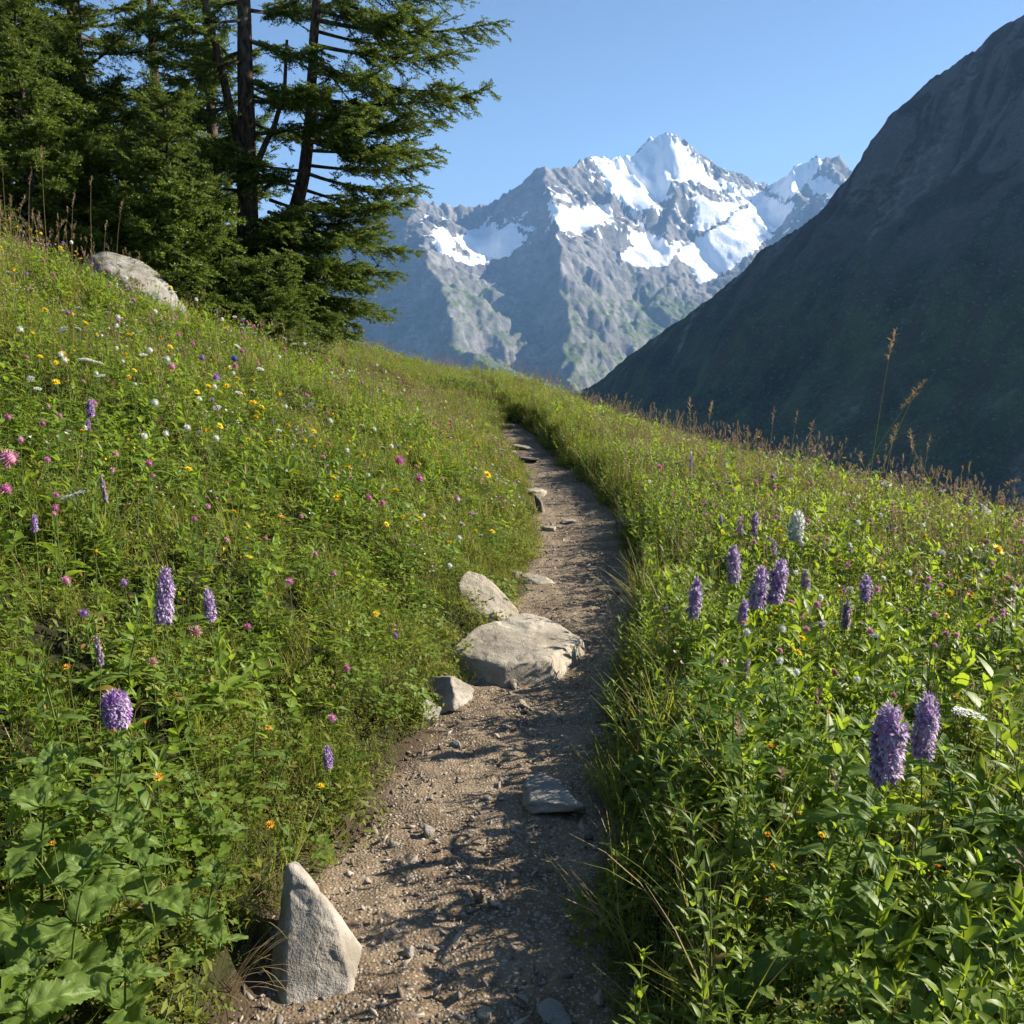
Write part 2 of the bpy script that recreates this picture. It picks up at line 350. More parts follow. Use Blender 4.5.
def build_hill():
    P = lambda L: [tuple(at_y(*p)) for p in L]
    crest = P([(470, 470, 1750), (520, 432, 1640), (560, 404, 1560), (585, 389, 1520), (612, 368, 1460), (640, 346, 1400), (662, 331, 1370), (690, 312, 1330), (720, 290, 1300), (746, 268, 1270), (760, 254, 1250), (800, 226, 1210), (826, 204, 1180), (850, 176, 1150), (866, 158, 1130), (880, 142, 1115),
               (900, 118, 1100), (924, 94, 1080), (932, 82, 1070), (950, 66, 1050), (976, 50, 1030), (990, 36, 1020), (1024, 13, 1000), (1080, -16, 960), (1150, -46, 900), (1280, -80, 820), (1500, -70, 700), (1900, 100, 520)])
    step = 4.5
    xs = np.arange(-450, 1600, step); ys = np.arange(60, 2300, step)
    X, Y = np.meshgrid(xs, ys)
    d, z, t, s = seg_field(X + 6 * fbm(X / 140, Y / 140, 3, 33), Y + 6 * fbm(X / 140, Y / 140, 3, 34), crest)
    g = ridged(t / 120 + .3 * fbm(X / 160, Y / 160, 2, 5), d / 700, 4, 71) - .9
    fade = np.clip(d / 70, 0, 1)
    near = s > 0
    sl = 1.02
    H = z - sl * d + .13 * np.maximum(0, d - 330) + g * 17 * fade + (1.2 + 6 * fade) * fbm(X / 75, Y / 75, 5, 6) + (2.6 + 1.0 * fade) * fbm(X / 22, Y / 22, 4, 16) + 9 * fade * np.clip(ridged(t / 46 + .5 * fbm(X / 90, Y / 90, 3, 17), d / 210, 3, 18) - .75, 0, 1)
    # benches
    H = H + 9 * fade * np.sin(H / 31 + 2.2 * fbm(X / 260, Y / 260, 2, 8))
    H = np.maximum(H, -400 + 6 * fbm(X / 60, Y / 60, 3, 4))
    tw = t + 16 * fbm(X / 90, Y / 90, 3, 9)
    scree = sstep(.18, .62, fbm(tw / 34, d / 330, 3, 91)) * sstep(-.1, .4, fbm(X / 170, Y / 170, 2, 92) + .1)
    rib = sstep(-.5, .7, fbm(tw / 26, d / 120, 4, 93) + .6 * fbm(tw / 9, d / 70, 2, 94))
    m = NT('hill_turf'); p = m.pos()
    a = m.noise(p, .02, 7, .62); b = m.noise(p, .11, 5, .65); c = m.noise(p, .5, 3, .6)
    turf = m.mix(m.ramp(a, .36, .64), (.012, .030, .011), (.056, .086, .028))
    turf = m.mix(m.math('MULTIPLY', m.ramp(m.math('ADD', m.math('MULTIPLY', b, .5), m.math('MULTIPLY', m.attr('rib'), .5)), .5, .66), .7), turf, (.040, .038, .022))
    zc = m.n('ShaderNodeSeparateXYZ', {0: p}).outputs[2]
    rocky = m.ramp(m.math('ADD', m.math('MULTIPLY', m.math('ADD', a, b), 130.0), zc), 150.0, 330.0)
    turf = m.mix(rocky, turf, m.mix(m.ramp(m.math('ADD', m.math('MULTIPLY', b, .45), m.math('MULTIPLY', m.attr('rib'), .55)), .36, .64), (.036, .037, .039), (.105, .103, .102)))
    turf = m.mix(m.math('MULTIPLY', m.ramp(c, .52, .66), .55), turf, (.018, .020, .014)); turf = m.mix(m.math('MULTIPLY', m.ramp(m.noise(p, .28, 4, .7), .56, .66), .6), turf, (.15, .145, .135))
    col = m.mix(m.math('MULTIPLY', m.attr('scree'), m.ramp(b, .35, .75)), turf, (.20, .195, .18))
    mat = m.done(m.bsdf(col, .95, .1, m.bump(m.math('ADD', b, m.math('MULTIPLY', c, .4)), 1.0, 7.0)))
    me = mesh_np('hillside', np.stack([X, Y, H], -1).reshape(-1, 3), grid_faces(*X.shape), mat, True, {'scree': scree, 'rib': rib})
    tag(link('hillside', me), 'steep shaded hillside falling into the valley', 'hill', kind='structure')

def build_valley():
    xs = np.linspace(-8800, 8800, 120); ys = np.linspace(-2800, 9000, 100)
    X, Y = np.meshgrid(xs, ys); Z = -430 + 12 * fbm(X / 900, Y / 900, 3, 5)
    m = NT('valley_turf'); p = m.pos()
    mat = m.done(m.bsdf(m.mix(m.ramp(m.noise(p, .004, 6), .4, .6), (.03, .05, .02), (.07, .09, .03)), .95, .1))
    tag(link('valley_floor', mesh_np('valley_floor', np.stack([X, Y, Z], -1).reshape(-1, 3), grid_faces(*X.shape), mat, True)), 'green valley floor far below the meadow', 'valley', kind='structure')

def build_haze():
    x0, x1, y0, y1, z0, z1 = -9000, 9000, -3000, 9200, -500, 1950
    V = [(x, y, z) for z in (z0, z1) for y in (y0, y1) for x in (x0, x1)]
    Fc = [(0, 2, 3, 1), (4, 5, 7, 6), (0, 1, 5, 4), (2, 6, 7, 3), (0, 4, 6, 2), (1, 3, 7, 5)]
    m = NT('haze'); v = m.n('ShaderNodeVolumePrincipled', {'Color': (.30, .56, 1.0), 'Density': 5.2e-5, 'Anisotropy': .1})
    m.t.links.new(v.outputs[0], m.out.inputs['Volume'])
    o = link('haze', mesh_np('haze', V, np.array(Fc), m.m)); tag(o, 'thin blue air haze between the meadow and the mountains', 'haze', kind='stuff')

build_mountain(); build_hill(); build_valley(); build_haze()

# ------------------------------------------------------------------ the near ground and the trodden path
def build_ground():
    ua = np.concatenate([np.arange(0, .9, .022), np.arange(.9, 2.2, .06), np.arange(2.2, 6, .16), np.arange(6, 16, .4), np.arange(16, 62, 2.0)])
    us = np.concatenate([-ua[:0:-1], ua])
    ys = [-6.0]
    while ys[-1] < 62: ys.append(ys[-1] + (max(.022, .0085 * ys[-1]) if ys[-1] > 1.0 else (.05 if ys[-1] > -1 else .3)))
    ys = np.array(ys)
    U, Y = np.meshgrid(us, ys); X = path_x(Y) + U
    Z = terrain(X, Y)
    hw0 = path_hw(Y, 0); hw1 = path_hw(Y, 1)
    inside = (U > -hw0 - .10) & (U < hw1 + .06)
    edge = np.clip(np.minimum(U + hw0, hw1 - U), -1, 1)
    Fq = grid_faces(*U.shape); cen = inside.reshape(-1)[Fq].all(1)
    V = np.stack([X, Y, Z], -1).reshape(-1, 3)
    def sub(mask):
        f = Fq[mask]; ids, inv = np.unique(f, return_inverse=True)
        return V[ids], inv.reshape(-1, 4), ids
    # soil under the turf
    m = NT('meadow_soil'); p = m.pos()
    a = m.noise(p, 3.0, 6, .6); b = m.noise(p, 30, 4, .6)
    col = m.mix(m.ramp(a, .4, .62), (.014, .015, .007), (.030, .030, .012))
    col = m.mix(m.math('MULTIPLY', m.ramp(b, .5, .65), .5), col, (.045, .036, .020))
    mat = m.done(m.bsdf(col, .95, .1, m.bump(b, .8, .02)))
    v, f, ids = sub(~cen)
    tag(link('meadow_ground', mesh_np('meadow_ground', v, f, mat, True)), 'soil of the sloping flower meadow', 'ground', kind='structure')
    # path: grit, packed earth, darker towards the rim
    m = NT('path_grit'); p = m.pos()
    big = m.noise(p, 2.2, 5, .6); mid = m.noise(p, 14, 5, .65); fine = m.noise(p, 120, 4, .7)
    vor = m.n('ShaderNodeTexVoronoi', {'Vector': p, 'Scale': 95.0, 'Randomness': 1.0}); vd = vor.outputs['Distance']
    vor2 = m.n('ShaderNodeTexVoronoi', {'Vector': p, 'Scale': 240.0}); 
    col = m.mix(m.ramp(big, .38, .62), (.120, .082, .048), (.205, .150, .096))
    col = m.mix(m.math('MULTIPLY', m.ramp(mid, .46, .64), .55), col, (.075, .054, .038))
    bw = m.n('ShaderNodeRGBToBW', {0: vor.outputs['Color']}).outputs[0]
    grit = m.mix(bw, (.10, .08, .062), (.38, .33, .27))
    col = m.mix(m.math('MULTIPLY', m.ramp(vd, .62, .35), m.ramp(bw, .60, .70)), col, grit)
    bw2 = m.n('ShaderNodeRGBToBW', {0: vor2.outputs['Color']}).outputs[0]
    col = m.mix(m.math('MULTIPLY', m.ramp(bw2, .55, .7), .5), col, (.26, .205, .15))
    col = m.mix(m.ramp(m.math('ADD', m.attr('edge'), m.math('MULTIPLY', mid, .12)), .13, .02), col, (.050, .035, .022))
    hgt = m.math('ADD', m.math('MULTIPLY', m.ramp(vd, .7, .1), .5), m.math('ADD', m.math('MULTIPLY', fine, .5), mid))
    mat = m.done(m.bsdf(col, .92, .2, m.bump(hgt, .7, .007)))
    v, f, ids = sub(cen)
    v = v.copy(); v[:, 2] += np.clip((edge.reshape(-1)[ids] + .04) * 12, 0, 1) * .010 * fbm(v[:, 0] * 9, v[:, 1] * 9, 3, 5)  * 1.3
    bnd = ~inside.reshape(-1)[ids]
    tag(link('path', mesh_np('path', v, f, mat, True, {'edge': edge.reshape(-1)[ids]})), 'narrow gritty earth footpath winding up the meadow', 'path', kind='structure')
build_ground()

# ------------------------------------------------------------------ plants: leaf and blade geometry
RNG = np.random.default_rng(11)
def rot_zx(yaw, pitch, roll=0.0):
    """local +Y is the way a leaf points: pitch lifts it, yaw turns it"""
    return np.array((Matrix.Rotation(yaw, 3, 'Z') @ Matrix.Rotation(pitch, 3, 'X') @ Matrix.Rotation(roll, 3, 'Y')))
class PB:
    """collects plant pieces: vertices, faces, a leaf coordinate (lx across, lt along) and a material slot"""
    def __init__(s): s.V = []; s.Q = []; s.M = []; s.lx = []; s.lt = []; s.n = 0
    def add(s, V, Q, lx=None, lt=None, mat=0):
        V = np.asarray(V, float); Q = np.asarray(Q, int)
        s.V.append(V); s.Q.append(Q + s.n); s.M.append(np.full(len(Q), mat)); s.n += len(V)
        s.lx.append(np.zeros(len(V)) if lx is None else lx); s.lt.append(np.zeros(len(V)) if lt is None else lt)
    def leaf(s, pos, yaw, pitch, L, W, segs=4, fold=.25, droop=.3, shape='lance', serr=0., roll=0., mat=0, wave=0.):
        t = np.linspace(0, 1, segs + 1)
        if shape == 'lance': w = np.sin(np.pi * np.clip(t, .03, 1)**.72) ** .85
        elif shape == 'ovate': w = np.sin(np.pi * np.clip(t, .05, 1)**.55) ** .75
        elif shape == 'round': w = np.sqrt(np.clip(1 - (2 * np.clip(t, .02, 1) - 1)**2, 0, 1))
        else: w = np.clip(1 - t, 0, 1)**.6 * np.clip(t * 12 + .5, 0, 1)
        w = w * W / 2
        y = t * L; z = -droop * t * t * L
        y = y * (1 - .25 * droop * t)
        if serr: 
            k = np.arange(segs + 1) % 2; wl = w * (1 + serr * (k - .5)); 
        else: wl = w
        zz = z + fold * wl + wave * W * np.sin(t * 9 + pos[0] * 50); z2 = z + fold * wl + wave * W * np.sin(t * 8 + 2 + pos[1] * 50)
        V = np.concatenate([np.stack([-wl, y, zz], -1), np.stack([0 * y, y, z], -1), np.stack([wl, y, z2], -1)])
        n = segs + 1; i = np.arange(segs)
        Q = np.concatenate([np.stack([i, i + n, i + n + 1, i + 1], -1), np.stack([i + n, i + 2 * n, i + 2 * n + 1, i + n + 1], -1)])
        V = V @ rot_zx(yaw, pitch, roll).T + np.asarray(pos)
        s.add(V, Q, np.repeat([-1., 0., 1.], n), np.tile(t, 3), mat)
    def blade(s, pos, yaw, L, W, lean, curl, segs=3, mat=0):
        t = np.linspace(0, 1, segs + 1); a = lean + curl * t
        dy = np.sin(a); dz = np.cos(a); st = L / segs
        y = np.concatenate([[0], np.cumsum(dy[:-1] * st)]); z = np.concatenate([[0], np.cumsum(dz[:-1] * st)])
        w = W / 2 * (1 - t**1.6) + .0003
        V = np.concatenate([np.stack([-w, y, z], -1), np.stack([w, y, z + .0], -1)])
        n = segs + 1; i = np.arange(segs)
        V = V @ rot_zx(yaw, 0).T + np.asarray(pos)
        s.add(V, np.stack([i, i + n, i + n + 1, i + 1], -1), np.repeat([-.5, .5], n), np.tile(t, 2), mat)
        return V[n - 1]
    def tube(s, pts, r0, r1, sides=4, mat=0):
        P = np.asarray(pts, float); n = len(P); T = np.gradient(P, axis=0); T /= np.linalg.norm(T, axis=1)[:, None] + 1e-9
        up = np.array([1., 0, 0]) if abs(T[0, 0]) < .8 else np.array([0, 1., 0])
        A = np.cross(T, up); A /= np.linalg.norm(A, axis=1)[:, None] + 1e-9; B = np.cross(T, A)
        r = np.linspace(r0, r1, n) if np.isscalar(r0) else np.asarray(r0)
        th = np.arange(sides) * 2 * math.pi / sides
        V = P[:, None] + r[:, None, None] * (np.cos(th)[None, :, None] * A[:, None] + np.sin(th)[None, :, None] * B[:, None])
        i = np.arange(n * sides).reshape(n, sides); j = np.roll(i, -1, 1)
        Q = np.stack([i[:-1], j[:-1], j[1:], i[1:]], -1).reshape(-1, 4)
        s.add(V.reshape(-1, 3), Q, None, np.repeat(np.linspace(0, 1, n), sides), mat)
    def blob(s, c, r, mat=0, seg=6, rings=4):
        """small closed ellipsoid"""
        r = np.broadcast_to(np.asarray(r, float), (3,))
        ph = np.linspace(0.02, math.pi - .02, rings + 1); th = np.arange(seg) * 2 * math.pi / seg
        V = np.stack([np.sin(ph)[:, None] * np.cos(th), np.sin(ph)[:, None] * np.sin(th), np.cos(ph)[:, None] + 0 * th], -1).reshape(-1, 3) * r + np.asarray(c)
        i = np.arange((rings + 1) * seg).reshape(-1, seg); j = np.roll(i, -1, 1)
        s.add(V, np.stack([i[:-1], i[1:], j[1:], j[:-1]], -1).reshape(-1, 4), None, None, mat)
    def mesh(s, name, mats, smooth=True):
        V = np.concatenate(s.V); Q = np.concatenate(s.Q)
        me = mesh_np(name, V, Q, mats, smooth, {'lx': np.concatenate(s.lx), 'lt': np.concatenate(s.lt)})
        M = np.concatenate(s.M)
        if M.any() and len(me.polygons) == len(M): me.polygons.foreach_set('material_index', M.astype(np.int32))
        return me
U_ = lambda a, b: float(RNG.uniform(a, b))

def leaf_mat(name, c0, c1, trans, dry=None, veins=False, rough=.42, tw=.40, spec=.35):
    """c0/c1 the range of leaf colours, trans the colour of light through the leaf"""
    m = NT(name); g = m.n('ShaderNodeNewGeometry'); ob = m.n('ShaderNodeObjectInfo')
    rnd = m.math('ADD', m.math('MULTIPLY', g.outputs['Random Per Island'], .5), m.math('MULTIPLY', ob.outputs['Random'], .5))
    pat = m.noise(g.outputs['Position'], .9, 3, .6)
    f = m.math('ADD', m.math('MULTIPLY', rnd, .7), m.math('MULTIPLY', m.math('SUBTRACT', pat, .35), 1.0))
    col = m.mix(f, c0, c1); tr = m.mix(f, tuple(x * .8 for x in trans), trans)
    if dry:
        k = m.math('GREATER_THAN', m.math('FRACT', m.math('MULTIPLY', rnd, 37.3)), 1 - dry[0]); col = m.mix(k, col, dry[1]); tr = m.mix(k, tr, dry[1])
    nrm = None
    if veins:
        ax = m.math('ABSOLUTE', m.attr('lx')); lt = m.attr('lt')
        v = m.math('SINE', m.math('MULTIPLY', m.math('SUBTRACT', lt, m.math('MULTIPLY', ax, .25)), 36.0))
        mid = m.ramp(ax, .12, .0)
        nrm = m.bump(m.math('ADD', m.math('MULTIPLY', v, .5), m.noise(g.outputs['Position'], 220, 2, .5)), .5, .002)
        col = m.mix(m.math('MULTIPLY', m.math('MAXIMUM', mid, m.math('MULTIPLY', m.ramp(v, .8, 1.0), .5)), .5), col, tuple(min(1, x * 2.0 + .03) for x in c1))
        dk = m.noise(g.outputs['Position'], 60, 3, .6); col = m.mix(m.math('MULTIPLY', m.ramp(dk, .62, .74), .5), col, (.12, .10, .03))
    p = m.bsdf(col, rough + .06, spec * .8, nrm)
    ti = {'Color': tr}
    if nrm is not None: ti['Normal'] = nrm
    t = m.n('ShaderNodeBsdfTranslucent', ti).outputs[0]
    return m.done(m.n('ShaderNodeMixShader', {0: tw, 1: p, 2: t}).outputs[0])

M_GRASS = leaf_mat('grass_blade', (.085, .115, .014), (.205, .220, .036), (.40, .43, .050), (.10, (.30, .24, .11)), rough=.5)
M_HERB = leaf_mat('herb_leaf', (.066, .122, .016), (.160, .225, .032), (.40, .54, .040), (.02, (.18, .13, .03)))
M_LIGHT = leaf_mat('young_herb_leaf', (.075, .130, .014), (.165, .225, .026), (.44, .58, .040), None)
M_TINY = leaf_mat('fine_leaf', (.085, .115, .014), (.195, .210, .030), (.34, .40, .042), (.06, (.22, .13, .05)), rough=.55)
M_BROAD = leaf_mat('broad_leaf', (.065, .110, .022), (.120, .175, .036), (.28, .42, .035), None, veins=True, rough=.45)
M_DRY = leaf_mat('dry_stalk', (.25, .18, .085), (.40, .31, .16), (.30, .23, .12), None, rough=.7, tw=.3, spec=.1)
M_SEED = leaf_mat('seed_head', (.17, .115, .070), (.36, .27, .17), (.32, .24, .14), None, rough=.8, tw=.35, spec=.1)
M_STEM = leaf_mat('plant_stem', (.065, .105, .020), (.115, .150, .034), (.16, .22, .03), None, rough=.5, tw=.2)

def p_grass(n, h0, h1, wd, rad, dry=.08, segs=3):
    b = PB()
    for _ in range(n):
        r = rad * math.sqrt(U_(0, 1)); a = U_(0, 6.283)
        b.blade((r * math.cos(a), r * math.sin(a), -.02), U_(0, 6.283), U_(h0, h1), U_(.7, 1.2) * wd, U_(0, .45), U_(.1, 1.5), segs, 1 if U_(0, 1) < dry else 0)
    return b.mesh('grass_tuft', [M_GRASS, M_DRY])
def p_herb(stems, h0, h1, L0, L1, wr, mats, gap=.034, up=.55, shape='lance', segs=4, rad=.05):
    b = PB()
    for _ in range(stems):
        x, y = U_(-rad, rad), U_(-rad, rad); h = U_(h0, h1); la, ln = U_(0, 6.283), U_(0, .3)
        top = np.array([x + h * ln * math.sin(la), y + h * ln * math.cos(la), h])
        b.tube([(x, y, -.02), ((x + top[0]) / 2 - .01 * math.sin(la), (y + top[1]) / 2, h * .55), top], .0022, .0012, 3, 1)
        k = int(h / gap); yaw = U_(0, 6.283)
        for i in range(k):
            t = (i + .6) / k; p = np.array([x, y, 0]) * (1 - t) + top * t; yaw += 1.57 + U_(-.3, .3)
            sz = (1 - .55 * max(0, t - .5) * 2) * (.6 + .4 * min(1, t * 3))
            for q in (0, math.pi):
                L = U_(L0, L1) * sz
                b.leaf(p, yaw + q + U_(-.25, .25), U_(up - .35, up + .3) + .5 * t, L, L * wr * U_(.8, 1.2), segs, U_(.05, .5), U_(.15, .75), shape, roll=U_(-.3, .3))
        for q in range(4): b.leaf(top, U_(0, 6.28), U_(.7, 1.3), U_(.5, .8) * L0, L0 * wr * .5, 3, .3, .2, shape)
    return b.mesh('herb_plant', [mats, M_STEM])
def p_cushion(n, rad, h, l0, l1, wr=.45, mat=None, shape='lance'):
    b = PB()
    for _ in range(n):
        r = rad * math.sqrt(U_(0, 1)); a = U_(0, 6.283); z = h * U_(.15, 1) * (1 - .55 * (r / rad)**2)
        L = U_(l0, l1); b.leaf((r * math.cos(a), r * math.sin(a), z), U_(0, 6.283), U_(-.1, 1.1), L, L * wr, 2, .3, U_(0, .5), shape, roll=U_(-.5, .5))
    for _ in range(n // 9):
        r = rad * math.sqrt(U_(0, 1)); a = U_(0, 6.283); b.blade((r * math.cos(a), r * math.sin(a), -.02), U_(0, 6.28), U_(.7, 1.3) * h, .0018, U_(0, .5), U_(0, .6), 2, 1)
    return b.mesh('ground_cover', [mat or M_TINY, M_STEM])
def p_sprig(n, rad, h, mat):
    """upright sprigs thick with narrow leaves, as on the verge of the path"""
    b = PB()
    for _ in range(n):
        r = rad * math.sqrt(U_(0, 1)); a = U_(0, 6.283); hh = h * U_(.5, 1.1) * (1 - .4 * (r / rad)**2)
        ln = U_(0, .45); la = a + U_(-.6, .6); x, y = r * math.cos(a), r * math.sin(a)
        k = int(hh / .011); yaw = U_(0, 6.28)
        b.blade((x, y, -.01), la - 1.57, hh, .0022, ln, .2, 3, 1)
        for i in range(k):
            t = (i + 1) / k; yaw += 2.4
            L = U_(.010, .020) * (1.1 - .4 * t); off = hh * t * math.sin(ln)
            b.leaf((x + off * math.cos(la), y + off * math.sin(la), hh * t * math.cos(ln * .7)), yaw, U_(.2, 1.0), L, L * .38, 2, .3, .1)
    return b.mesh('leafy_sprigs', [mat, M_STEM])
def p_clover(n, rad, h, mat, l0=.010, l1=.017):
    b = PB()
    for _ in range(n):
        r = rad * math.sqrt(U_(0, 1)); a = U_(0, 6.283); z = h * U_(.45, 1.1); x, y = r * math.cos(a), r * math.sin(a)
        b.blade((x * .8, y * .8, -.01), U_(0, 6.28), z * 1.05, .0018, U_(0, .25), .1, 2, 1)
        ya = U_(0, 6.28); L = U_(l0, l1)
        for q in range(3): b.leaf((x, y, z), ya + q * 2.094, U_(-.1, .5), L, L * .95, 3, .15, .1, 'round')
    return b.mesh('clover_leaves', [mat, M_STEM])
def seed_panicle(b, base, d, L, n, w, mat):
    """spikelets along the top of a stalk"""
    d = np.asarray(d); d = d / np.linalg.norm(d)
    for i in range(n):
        t = i / max(1, n - 1); p = np.asarray(base) + d * L * t; q = w * math.sin(math.pi * (.12 + .85 * t)) ** .8
        b.leaf(p, U_(0, 6.28), U_(.5, 1.25), q * 1.6 + .006, q * .55 + .0025, 2, .6, .1, 'lance', mat=mat)
def p_seed(n, h0, h1, rad, hl=.06, w=.012):
    b = PB()
    for _ in range(n):
        r = rad * math.sqrt(U_(0, 1)); a = U_(0, 6.283)
        yaw = U_(0, 6.283); h = U_(h0, h1); tip = b.blade((r * math.cos(a), r * math.sin(a), -.01), yaw, h, .0024, U_(0, .25), U_(0, .5), 4, 0)
        seed_panicle(b, tip - np.array([0, 0, .004]), (U_(-.3, .3), U_(-.3, .3), 1), U_(.6, 1.1) * hl, 12, w, 1)
    return b.mesh('seeding_grass', [M_DRY, M_SEED])
PETAL = {}
def petal_mat(name, c, t=None, tw=.35, rough=.55):
    if name in PETAL: return PETAL[name]
    m = NT(name); g = m.n('ShaderNodeNewGeometry'); f = g.outputs['Random Per Island']
    col = m.mix(f, tuple(x * .72 for x in c), tuple(min(.9, x * 1.15) for x in c))
    p = m.bsdf(col, rough, .2); tr = m.n('ShaderNodeBsdfTranslucent', {'Color': col}).outputs[0]
    PETAL[name] = m.done(m.n('ShaderNodeMixShader', {0: tw, 1: p, 2: tr}).outputs[0]); return PETAL[name]
P_PINK = petal_mat('pink_petal', (.62, .27, .40)); P_PALE = petal_mat('pale_pink_petal', (.66, .42, .46)); P_YEL = petal_mat('yellow_petal', (.86, .64, .02))
P_ORG = petal_mat('orange_petal', (.82, .40, .02)); P_WHT = petal_mat('white_petal', (.80, .80, .76)); P_VIO = petal_mat('violet_petal', (.34, .18, .55)); P_MAG = petal_mat('magenta_petal', (.54, .17, .36)); P_RUST = petal_mat('rusty_bract', (.42, .17, .08))
def p_specks(n, rad, h0, h1, mats, r=.006):
    b = PB()
    for _ in range(n):
        q = rad * math.sqrt(U_(0, 1)); a = U_(0, 6.283); h = U_(h0, h1)
        tip = b.blade((q * math.cos(a), q * math.sin(a), -.01), U_(0, 6.28), h, .002, U_(0, .2), U_(0, .3), 3, 0)
        m = 1 + int(U_(0, len(mats) - .01))
        for k in range(5): b.leaf(tip, U_(0, 6.28), U_(.1, 1.2), r * U_(1.2, 2), r * 1.1, 2, .2, .1, 'round', mat=m)
    return b.mesh('small_flowers', [M_STEM] + mats)

# ------------------------------------------------------------------ scattering the uncountable cover (one object each)
def stuff(name, protos, pts, scale, label, cat, tilt=.12, sink=0.0):
    x, y = pts[:, 0], pts[:, 1]; z = terrain(x, y) - sink
    n = len(x)
    me = bpy.data.meshes.new(name); me.vertices.add(n); me.vertices.foreach_set('co', np.stack([x, y, z], -1).astype(np.float32).ravel())
    rot = np.stack([RNG.normal(0, tilt, n), RNG.normal(0, tilt, n), RNG.uniform(0, 6.283, n)], -1).astype(np.float32)
    a = me.attributes.new('rot', 'FLOAT_VECTOR', 'POINT'); a.data.foreach_set('vector', rot.ravel())
    a = me.attributes.new('scl', 'FLOAT', 'POINT'); a.data.foreach_set('value', np.asarray(scale, np.float32))
    a = me.attributes.new('idx', 'INT', 'POINT'); a.data.foreach_set('value', RNG.integers(0, len(protos), n).astype(np.int32))
    col = bpy.data.collections.new(name + '_kinds')
    for i, p in enumerate(protos):
        o = bpy.data.objects.new('%s_kind_%02d' % (name, i), p); col.objects.link(o)
    o = link(name, me); tag(o, label, cat, kind='stuff')
    g = bpy.data.node_groups.new(name + '_scatter', 'GeometryNodeTree')
    g.interface.new_socket('Geometry', in_out='INPUT', socket_type='NodeSocketGeometry'); g.interface.new_socket('Geometry', in_out='OUTPUT', socket_type='NodeSocketGeometry')
    N = g.nodes; gi = N.new('NodeGroupInput'); go = N.new('NodeGroupOutput')
    ci = N.new('GeometryNodeCollectionInfo'); ci.inputs['Collection'].default_value = col; ci.inputs['Separate Children'].default_value = True; ci.inputs['Reset Children'].default_value = True
    ip = N.new('GeometryNodeInstanceOnPoints'); ip.inputs['Pick Instance'].default_value = True
    def at(nm, ty):
        q = N.new('GeometryNodeInputNamedAttribute'); q.data_type = ty; q.inputs['Name'].default_value = nm; return q.outputs['Attribute']
    L = g.links
    L.new(gi.outputs[0], ip.inputs['Points']); L.new(ci.outputs[0], ip.inputs['Instance']); L.new(at('idx', 'INT'), ip.inputs['Instance Index'])
    e2r = N.new('FunctionNodeEulerToRotation'); L.new(at('rot', 'FLOAT_VECTOR'), e2r.inputs[0]); L.new(e2r.outputs[0], ip.inputs['Rotation']); L.new(at('scl', 'FLOAT'), ip.inputs['Scale'])
    L.new(ip.outputs[0], go.inputs[0])
    md = o.modifiers.new('scatter', 'NODES'); md.node_group = g
    return o

CLEAR = []          # room kept free round single broad leaved plants: (pixel, pixel, height, radius)
for q in ((860, 900, .24, .09), (790, 930, .2, .09), (950, 960, .22, .09), (30, 800, .42, .05), (105, 775, .40, .05), (150, 850, .34, .09), (60, 910, .36, .07), (200, 905, .26, .08), (15, 980, .33, .07), (120, 985, .27, .09), (850, 830, .36, .06), (312, 985, 0, .10), (140, 290, .3, .01)):
    p_ = hit(q[0], q[1], q[2] * .8); CLEAR.append((p_[0], p_[1], q[3]))
def candidates(cell, x0=-13, x1=13, y0=-1.0, y1=27.0, seed=1, clear=True):
    r = np.random.default_rng(seed)
    X, Y = np.meshgrid(np.arange(x0, x1, cell), np.arange(y0, y1, cell))
    X = X.ravel() + r.uniform(-.5, .5, X.size) * cell; Y = Y.ravel() + r.uniform(-.5, .5, Y.size) * cell
    d = np.hypot(X, Y); az = np.arctan2(X, np.maximum(Y, .01))
    k = ((np.abs(az) < R(46)) & (Y > 0)) | (d < 2.6)
    k &= (X > -12) & (X < 12.5)
    X, Y = X[k], Y[k]
    u = X - path_x(Y); vl = -u - path_hw(Y, 0); vr = u - path_hw(Y, 1)
    k = np.ones(X.shape, bool)
    if clear:
        for cx, cyy, cr in CLEAR: k &= (X - cx)**2 + (Y - cyy)**2 > cr * cr
    k &= ((vl > np.where(Y < 4, .05, -.03)) | (vr > -.03)) & (np.hypot(X, Y + .1) > .55)
    X, Y, vl, vr = X[k], Y[k], vl[k], vr[k]
    return X, Y, vl, vr, np.hypot(X, Y), r
def thin(prob, r): return r.uniform(0, 1, len(prob)) < prob

